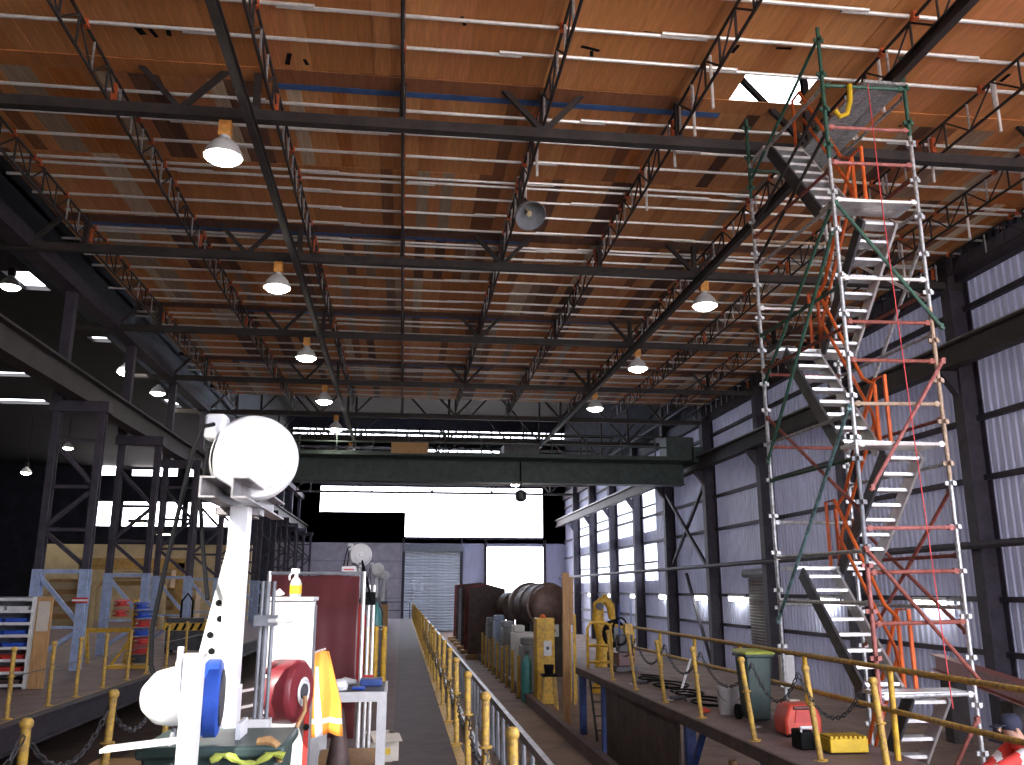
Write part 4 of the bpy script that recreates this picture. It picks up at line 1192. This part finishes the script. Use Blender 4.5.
# row of grey machines with yellow posts
for k, (x, y, h_, m_) in enumerate(((4.0, 28.5, .0, MGREY), (4.1, 31.5, .25, OFFW), (4.0, 34.0, .3, MGREY), (4.0, 36.8, .45, LBLUE), (3.9, 39, .3, MGREY))):
    t = thing('machine_cabinet', '%s machine cabinet in the row right of the pit, %s from the camera' % (('grey', 'pale', 'grey', 'blue grey', 'grey')[k], ORD[k]), 'machine', (x, y, ZF), 'machine cabinets right of the pit')
    MB().b2(x - .2, x + .6, y - .5, y + .6, ZF, h_).build('body', m_, t, bevel=.03)
    MB().b2(x - .1, x + .45, y - .53, y - .5, h_ - .6, h_ - .1).build('door', m_, t)
    MB().b2(x - .2, x + .2, y - .3, y + .3, h_, h_ + .25).build('motor_cover', m_, t, bevel=.05)
for k in range(9):
    y = 26.8 + k * 1.5
    o = thing('guard_stake', 'yellow guard stake along the machine row, %s from the camera' % ORD[k], 'stake', (3.5, y, ZF), 'guard stakes along the machine row')
    MB().b2(3.5 - .045, 3.5 + .045, y - .04, y + .04, ZF, -.2 + .06 * (k % 3)).build('stake', YELW, o)
    MB().b2(3.42, 3.52, y - .08, y + .08, ZF, ZF + .03).build('foot', DGREY, o)
# tank
t = thing('steel_tank', 'big rusty brown cylindrical tank with flanged end lying beyond the machines', 'tank', (5.4, 34, ZF))
ax = Vector((-.12, 1, 0)).normalized()
MB().lathe([(.15, -.13), (.58, -.1), (.74, -.02), (.76, .05), (.76, 3.6), (.5, 4.3)], (5.45, 32.6, 1.15), 36, ax).build('shell', TANK, t)
for h_, r_ in ((.35, .83), (1.6, .81), (2.9, .85)):
    MB().lathe([(r_ - .08, -.06), (r_, -.05), (r_, .05), (r_ - .08, .06)], Vector((5.45, 32.6, 1.15)) + ax * h_, 36, ax).build('flange_ring', TANK, t)
for s_ in (.6, 2.8):
    c_ = Vector((5.45, 32.6, 0)) + ax * s_
    MB().b2(c_.x - .6, c_.x + .6, c_.y - .15, c_.y + .15, ZF, .55).build('saddle', STEEL, t)
o = MB().lathe([(.6, 0), (.6, .5), (.2, .8)], (5.0, 39.8, 1.0), 20, (-.5, 1, 0)).build('pipe_elbow', TANK); tag(o, 'rusty flanged pipe end left of the big tank', 'pipe')
MB().b2(4.7, 5.05, 39.9, 40.3, ZF, .8).build('pipe_stand', STEEL, o)
# tall brown plates
pm = [DIRT, mat('dark_red_sheet', (.24, .05, .05), .6, 0, .3, 3), DIRT, MGREY, DIRT, MATS['dark_red_sheet']]
for k in range(6):
    y = 42 + 3.2 * k
    o = thing('steel_plate', '%s upright steel plate in the row before the far doorway, %s from the camera' % (('brown', 'dark red', 'brown', 'grey', 'brown', 'dark red')[k], ORD[k]), 'plate', (4.0, y, ZF), 'upright plates before the far doorway')
    h_ = 1.9 + .1 * (k % 3)
    MB().prism([(3.1 + .05 * k, y, ZF), (4.9, y, ZF), (4.85, y, h_ - .15), (4.2, y, h_), (3.15 + .05 * k, y, h_ - .1)], (0, .12, 0)).build('plate', pm[k], o)
    MB().b2(3.0, 5.0, y - .3, y + .4, ZF, ZF + .2).build('skid', TIMB, o)
# yellow handling arm by the wall
t = thing('yellow_robot_arm', 'yellow bent hydraulic arm on a pedestal behind the right deck', 'machine', (6.35, 28, ZF))
MB().lathe([(.4, 0), (.3, .5), (.2, 1.6)], (6.35, 28, ZF), 16).build('pedestal', YEL, t)
MB().path([(6.35, 28, .1), (6.2, 28, .8), (6.22, 28, 1.25), (6.42, 28, 1.42), (6.62, 28, 1.2), (6.66, 28, .8)], [.2, .19, .18, .17, .14, .11], 10).build('arm', YEL, t)
MB().lathe([(.12, -.25), (.12, .25)], (6.22, 28, 1.2), 14, (0, 1, 0)).build('joint', DGREY, t)
t = thing('wheel_stand', 'dark round wheel on a stand behind the yellow gate', 'wheel', (6.0, 25, ZF))
MB().lathe([(.34, -.08), (.38, -.04), (.38, .04), (.34, .08), (.15, .1)], (6.0, 25, .5), 20, (.3, -1, 0)).build('tyre', BLACK, t)
MB().lathe([(.25, 0), (.22, .16), (.1, .2)], (6.0, 24.95, .5), 16, (.3, -1, 0)).build('hub', MGREY, t)
MB().b2(5.8, 6.2, 24.9, 25.1, ZF, .0).build('stand', STEEL, t)
# yellow gate on deck end
t = thing('yellow_gate', 'yellow tubular gate at the far end of the right deck', 'gate', (4.45, 20.1, 0))
MB().path([(4.2, 20.1, 0), (4.2, 20.1, .85), (4.28, 20.1, .98), (4.6, 20.1, .98), (4.72, 20.1, .92), (4.75, 20.1, .8), (4.75, 20.1, 0)], .035, 8).build('hoop', YEL, t)
for z in (.12, .48):
    MB().tube((4.2, 20.1, z), (4.75, 20.1, z), .03, 8).build('cross_bar', YEL, t)
MB().tube((4.75, 20.1, .95), (5.08, 20.1, .85), .03, 8).build('cross_bar', YEL, t)
# post head box
o = MB().b2(3.92, 4.06, 15.53, 15.67, .94, 1.12).build('junction_box', YELW, None, bevel=.01); tag(o, 'yellow box on top of the sixth right deck post', 'box')
# welder with hoses
t = thing('welding_machine', 'blue welding machine with red base and hoses on the far end of the deck', 'machine', (4.75, 18.8, 0))
MB().b2(4.5, 4.95, 18.6, 19.1, .06, .14).build('base_tray', DGREY, t)
MB().b2(4.55, 4.9, 18.65, 19.05, .14, .42).build('lower_case', MAROON, t, bevel=.02)
MB().b2(4.58, 4.88, 18.68, 19.0, .42, .78).build('upper_case', DGREY, t, bevel=.02)
MB().tube((4.6, 18.7, .7), (4.6, 18.7, 1.4), .02, 6).build('mast', DBLUE, t)
MB().tube((4.86, 18.7, .7), (4.86, 18.7, 1.5), .02, 6).build('mast', LBLUE, t)
for i in range(3):
    MB().path([(4.6 + .28 * math.cos(a) * .6, 18.62 - .02 * i, .85 + .28 * math.sin(a)) for a in [2 * math.pi * k / 14 + i for k in range(12)]], .018, 6).build('hose_coil', BLACK, t)
for x in (4.55, 4.9):
    MB().lathe([(.06, -.02), (.06, .02)], (x, 19.05, .06), 10, (1, 0, 0)).build('wheel', BLACK, t)
# cables and tools on deck
for k, (x, y) in enumerate(((4.75, 17.0), (4.75, 15.75), (4.7, 14.55), (4.65, 13.4))):
    pts = []
    a0 = random.uniform(0, 6)
    for i in range(26):
        a = a0 + i * .55
        r_ = .16 + .012 * i * (1 if k % 2 else .6)
        pts.append((x + r_ * math.cos(a) * .8, y + r_ * math.sin(a) * 1.3, .022 + .0025 * i))
    o = MB().path(pts, .016, 6).build('power_cable', BLACK)
    tag(o, 'black cable coil on the right deck, %s from the camera' % ('fourth', 'third', 'second', 'nearest')[k], 'cable', 'cables on the right deck')
for k, (x, y, L_) in enumerate(((4.4, 16.4, .3), (4.35, 14.0, .25))):
    o = thing('angle_grinder', ('farther', 'nearer')[k] + ' dark hand grinder lying among cables on the right deck', 'tool', (x, y, 0), 'tools on the right deck')
    MB().path([(x - L_ / 2, y, .05), (x, y, .05), (x + L_ / 2, y + .03, .05)], [.03, .04, .03], 8).build('body', DGREY, o)
    MB().lathe([(.06, 0), (.06, .01)], (x - L_ / 2, y, .02), 12).build('disc', GALV, o)
t = thing('pull_handle', 'white metal bar leaning with a cross foot on the right deck', 'tool', (4.85, 15.0, 0))
MB().tube((4.72, 15.0, .03), (4.95, 15.1, .55), .02, 6).build('bar', WHITE, t)
MB().tube((4.66, 14.95, .025), (4.85, 15.0, .025), .025, 6).build('foot', WHITE, t)
o = MB().path([(4.22, 12.6, .04), (4.31, 12.65, .04), (4.39, 12.62, .03)], [.02, .04, .015], 8).build('orange_rag', ORED)
tag(o, 'small orange red rag on the deck beside the bucket', 'rag')
o = MB().box((4.55, 11.3, .004), (.16, .1, .006), Matrix.Rotation(.5, 3, 'Z')).build('paper_scrap', OFFW); tag(o, 'white paper scrap on the right deck', 'paper')
# bucket
t = thing('bucket', 'grey white bucket standing beside the green wheelie bin', 'bucket', (4.62, 12.5, 0))
MB().lathe([(.13, 0), (.165, .34), (.175, .34), (.175, .37), (.155, .37), (.12, .03)], (4.62, 12.5, 0), 20).build('body', OFFW, t)
MB().path([(4.62 + .17 * math.cos(a), 12.42 - .05 * math.sin(a), .33 - .16 * math.sin(a)) for a in [math.pi * k / 10 for k in range(11)]], .006, 5).build('bail_handle', DGREY, t)
# wheelie bin
t = thing('wheelie_bin', 'dark green wheelie bin with lime yellow lid on the right deck', 'bin', (4.72, 11.85, 0))
mb = MB()
mb.add([(4.59, 11.62, .03), (4.87, 11.62, .03), (4.87, 11.95, .03), (4.59, 11.95, .03), (4.55, 11.57, .84), (4.91, 11.57, .84), (4.91, 12.0, .84), (4.55, 12.0, .84)],
       [(0, 3, 2, 1), (4, 5, 6, 7), (0, 1, 5, 4), (1, 2, 6, 5), (2, 3, 7, 6), (3, 0, 4, 7)])
mb.build('body', BINGR, t, bevel=.03)
MB().b2(4.53, 4.93, 11.54, 12.03, .83, .87).build('rim', BINGR, t, bevel=.015)
mb = MB().prism([(4.51, 11.51, .87), (4.95, 11.51, .87), (4.92, 11.55, .905), (4.54, 11.55, .905)], (0, .5, .01)); mb.build('lid', LIME, t, bevel=.015)
MB().tube((4.55, 12.06, .84), (4.91, 12.06, .84), .018, 8).build('handle', BINGR, t)
for x in (4.57, 4.89):
    MB().lathe([(.1, -.025), (.1, .025)], (x, 12.0, .1), 14, (1, 0, 0)).build('wheel', BLACK, t)
# red tool case / vacuum
t = thing('red_generator', 'red plastic machine with open orange handle recess on the right deck', 'machine', (4.72, 10.55, 0))
MB().prism([(4.56, 10.45, .02), (5.0, 10.45, .02), (5.01, 10.45, .2), (4.95, 10.45, .37), (4.62, 10.45, .37), (4.55, 10.45, .2)], (0, .36, 0)).build('body', ORED, t, bevel=.03)
MB().prism([(4.66, 10.435, .17), (4.91, 10.435, .17), (4.88, 10.435, .3), (4.69, 10.435, .3)], (0, .02, 0)).build('recess', RED, t)
MB().tube((4.66, 10.44, .335), (4.91, 10.44, .335), .022, 8).build('handle', MAROON, t)
for x in (4.60, 4.96):
    MB().lathe([(.05, -.02), (.05, .02)], (x, 10.5, .05), 10, (1, 0, 0)).build('wheel', BLACK, t)
o = MB().b2(4.86, 5.0, 11.0, 11.12, .0, .36).build('paper_carton', CARD, None, bevel=.01); tag(o, 'pale carton standing behind the red machine', 'carton')
o = MB().b2(5.35, 5.55, 12.3, 12.4, .35, .8).build('white_panel', OFFW, None, bevel=.01); tag(o, 'white panel board behind the guard rail near the stairs', 'panel')
MB().b2(5.43, 5.47, 12.33, 12.37, ZF, .35).build('stand', DGREY, o)
# yellow toothed cable ramp
t = thing('cable_ramp', 'yellow toothed plastic ramp beside the foot of the stair tower', 'ramp', (4.75, 9.5, 0))
MB().b2(4.55, 4.98, 9.35, 9.6, .02, .16).build('body', YELB, t, bevel=.01)
for i in range(8):
    MB().b2(4.56 + i * .053, 4.59 + i * .053, 9.35, 9.6, .16, .185).build('tooth', YELB, t)
t = thing('power_box', 'black box with white handle beside the yellow toothed ramp', 'box', (4.45, 9.75, 0))
MB().b2(4.36, 4.53, 9.65, 9.9, .0, .2).build('case', BLACK, t, bevel=.02)
MB().tube((4.36, 9.65, .235), (4.53, 9.65, .235), .018, 8).build('handle', OFFW, t)
for x in (4.375, 4.515):
    MB().tube((x, 9.66, .19), (x, 9.65, .235), .012, 6).build('handle_post', OFFW, t)
# things below deck
t = thing('paint_can', 'white spray can with metal top below the right deck', 'can', (4.35, 11.3, ZF))
o = MB().b2(4.15, 4.9, 10.6, 12.2, ZF, -.85).build('under_bench', STEEL); tag(o, 'dark steel bench below the right deck', 'bench')
t.location = (4.3, 11.6, -.85)
MB().lathe([(.07, 0), (.07, .22), (.05, .27), (.05, .33), (.03, .35)], (4.3, 11.6, -.85), 14).build('body', OFFW, t)
MB().lathe([(.055, 0), (.055, .06)], (4.3, 11.6, -.5), 14).build('top', TIMB, t)
t = thing('red_pump', 'red pump with silver top below the right deck', 'pump', (4.4, 10.8, -.85))
MB().b2(4.25, 4.6, 10.65, 10.95, -.85, -.62).build('body', RED, t, bevel=.03)
MB().lathe([(.05, 0), (.05, .1), (.03, .14)], (4.4, 10.75, -.62), 12).build('top', GALV, t)
o = MB().b2(4.3, 4.9, 18.1, 18.9, ZF, -.95).build('blue_drum_box', DBLUE, None, bevel=.03); tag(o, 'blue box below the far end of the right deck', 'box')
t = thing('step_ladder', 'dark short ladder leaning under the far end of the right deck', 'ladder', (4.3, 19.4, ZF))
for x in (4.18, 4.5):
    MB().bar((x, 19.2, ZF), (x, 19.9, -.15), .04, .06).build('rail', DGREY, t)
for i in range(4):
    f_ = (i + .7) / 4.6
    MB().tube((4.18, 19.2 + .7 * f_, ZF + 1.25 * f_), (4.5, 19.2 + .7 * f_, ZF + 1.25 * f_), .015, 6).build('rung', DGREY, t)
# long dark red beam on trestles behind the tower
o = MB().ibeam((9.5, 12.5, .1), (12.2, 19.5, .1), .25, .35, .03).build('red_oxide_beam', RUST); tag(o, 'long red oxide steel beam lying before the right wall', 'beam')
for k in (0.2, .8):
    x, y = 9.5 + 2.7 * k, 12.5 + 7 * k
    MB().b2(x - .2, x + .2, y - .15, y + .15, ZF, -.08).build('trestle', STEEL, o)

# ================================================================== PERSON at lower right
def person():
    # joints: pelvis root
    P0 = Vector((6.6, 8.8, ZF + .1))
    J = {'pelvis': (0, 0, .92), 'waist': (-.05, 0, 1.08), 'chest': (-.14, 0, 1.33), 'neck': (-.25, 0, 1.48), 'head0': (-.32, -.01, 1.54), 'head1': (-.38, -.01, 1.62), 'head2': (-.36, -.01, 1.70),
         'shL': (-.20, -.20, 1.45), 'elL': (-.46, -.26, 1.38), 'wrL': (-.70, -.22, 1.28), 'haL': (-.79, -.21, 1.25),
         'shR': (-.16, .20, 1.45), 'elR': (-.36, .27, 1.25), 'wrR': (-.59, .21, 1.16), 'haR': (-.68, .20, 1.14),
         'hiL': (.0, -.10, .88), 'knL': (-.05, -.11, .48), 'anL': (.02, -.11, .08), 'toL': (-.15, -.12, .04),
         'hiR': (.02, .10, .88), 'knR': (.0, .11, .48), 'anR': (.12, .11, .08), 'toR': (-.05, .12, .04)}
    rad = {'pelvis': .15, 'waist': .14, 'chest': .165, 'neck': .065, 'head0': .075, 'head1': .098, 'head2': .085, 'shL': .10, 'elL': .078, 'wrL': .055, 'haL': .036, 'shR': .10, 'elR': .078, 'wrR': .055, 'haR': .036,
           'hiL': .105, 'knL': .075, 'anL': .05, 'toL': .04, 'hiR': .105, 'knR': .075, 'anR': .05, 'toR': .04}
    E = [('pelvis', 'waist'), ('waist', 'chest'), ('chest', 'neck'), ('neck', 'head0'), ('head0', 'head1'), ('head1', 'head2'), ('chest', 'shL'), ('shL', 'elL'), ('elL', 'wrL'), ('wrL', 'haL'),
         ('chest', 'shR'), ('shR', 'elR'), ('elR', 'wrR'), ('wrR', 'haR'), ('pelvis', 'hiL'), ('hiL', 'knL'), ('knL', 'anL'), ('anL', 'toL'), ('pelvis', 'hiR'), ('hiR', 'knR'), ('knR', 'anR'), ('anR', 'toR')]
    V = {k_: Vector(v) for k_, v in J.items()}
    names = list(V)
    verts = [V[k_] for k_ in names]; rads = [rad[k_] for k_ in names]
    idx = {k_: i for i, k_ in enumerate(names)}
    edges = [(idx[a], idx[b]) for a, b in E]
    # five fingers on each hand, bent
    for s_, sgn in (('L', 1), ('R', -1)):
        h = V['ha' + s_]
        for f in range(4):
            oy = (f - 1.5) * .021
            L_ = (.065, .078, .073, .056)[f]
            pts = [h + Vector((-.035, oy, .0)), h + Vector((-.035 - L_ * .55, oy * 1.15, -.012)), h + Vector((-.035 - L_ * .85, oy * 1.15, -.045))]
            last = idx['ha' + s_]
            for p, r_ in zip(pts, (.011, .0095, .008)):
                verts.append(p); rads.append(r_); edges.append((last, len(verts) - 1)); last = len(verts) - 1
        last = idx['ha' + s_]
        for p, r_ in ((h + Vector((-.0, .04 * sgn, -.005)), .012), (h + Vector((-.035, .06 * sgn, -.015)), .01), (h + Vector((-.06, .058 * sgn, -.03)), .009)):
            verts.append(p); rads.append(r_); edges.append((last, len(verts) - 1)); last = len(verts) - 1
    me = bpy.data.meshes.new('body_cage')
    me.from_pydata([tuple(v) for v in verts], edges, [])
    ob = bpy.data.objects.new('body_cage', me)
    COL.objects.link(ob)
    sk = ob.modifiers.new('skin', 'SKIN')
    for i, r_ in enumerate(rads):
        me.skin_vertices[0].data[i].radius = (r_, r_ * (1.18 if names[i] in ('chest', 'waist', 'pelvis') else 1) if i < len(names) else r_)
    me.skin_vertices[0].data[0].use_root = True
    sb = ob.modifiers.new('sub', 'SUBSURF'); sb.levels = 3; sb.render_levels = 3
    dg = bpy.context.evaluated_depsgraph_get()
    em = bpy.data.meshes.new_from_object(ob.evaluated_get(dg))
    bpy.data.objects.remove(ob)
    em.name = 'body'
    for m_ in (HIRED, SKIN, TROUS, SILV, BLACK):
        em.materials.append(m_)
    for p in em.polygons:
        c = p.center
        m_ = 0
        if c.z < .12 : m_ = 4
        elif c.z < .90: m_ = 2
        if (c - Vector((-.37, -.01, 1.63))).length < .165: m_ = 1
        if c.x < -.71 and c.z > .95 and c.y < 0: m_ = 1
        if c.x < -.60 and c.z > .9 and c.y > 0: m_ = 1
        if m_ == 0:
            if 1.10 < c.z < 1.15 and abs(c.y) < .17 and c.x > -.25: m_ = 3
            if c.y < -.15 and -.50 < c.x < -.42: m_ = 3
            if c.y > .15 and -.42 < c.x < -.35: m_ = 3
        p.material_index = m_
        p.use_smooth = True
    t = thing('person', 'person in red high-visibility jacket and dark cap leaning toward the stair tower', 'person', P0)
    b = bpy.data.objects.new('body', em); COL.objects.link(b); b.parent = t
    def part(mb, n_, m_, **k_):
        o_ = bpy.data.objects.new(n_, mb.mesh(n_, m_)); COL.objects.link(o_); o_.parent = t
        return o_
    hc = Vector((-.37, -.01, 1.635))
    part(MB().lathe([(.112, .0), (.112, .03), (.10, .075), (.065, .105), (.0, .115)], hc + Vector((.01, 0, .015)), 18, (-.12, 0, 1)), 'cap_crown', CAPB)
    part(MB().prism([hc + Vector((-.09, -.07, .02)), hc + Vector((-.19, -.055, -.005)), hc + Vector((-.205, 0, -.005)), hc + Vector((-.19, .055, -.005)), hc + Vector((-.09, .07, .02))], (0, 0, .008)), 'cap_brim', CAPB)
    part(MB().path([hc + Vector((-.10, 0, .0)), hc + Vector((-.125, 0, -.035)), hc + Vector((-.105, 0, -.045))], [.012, .018, .012], 8), 'nose', SKIN)
    for s_ in (-1, 1):
        part(MB().lathe([(.004, -.02), (.022, -.015), (.026, 0), (.018, .018), (.003, .022)], hc + Vector((.01, .097 * s_, -.02)), 10), 'ear', SKIN)
        part(MB().lathe([(.0, -.01), (.009, -.005), (.009, .005), (.0, .01)], hc + Vector((-.092, .035 * s_, -.005)), 8), 'eye', BLACK)
    part(MB().path([hc + Vector((-.092, -.025, -.072)), hc + Vector((-.099, 0, -.073)), hc + Vector((-.092, .025, -.072))], .006, 6), 'mouth', MAROON)
    part(MB().lathe([(.097, -.02), (.103, .0), (.10, .03)], hc + Vector((.016, 0, -.005)), 16), 'hair', CAPB)
    part(MB().lathe([(.085, 0), (.095, .03), (.08, .05)], (-.25, 0, 1.44), 14, (-.5, 0, 1)), 'collar', HIRED)
person()
t = thing('pallet', 'low timber pallet under the person beside the stair tower', 'pallet', (6.4, 8.8, ZF))
for i in range(6):
    MB().b2(5.9 + i * .17, 6.04 + i * .17, 8.3, 9.3, ZF + .075, ZF + .1).build('slat', TIMB, t)
for y in (8.35, 8.8, 9.25):
    MB().b2(5.9, 6.9, y - .05, y + .05, ZF, ZF + .075).build('runner', TIMB, t)
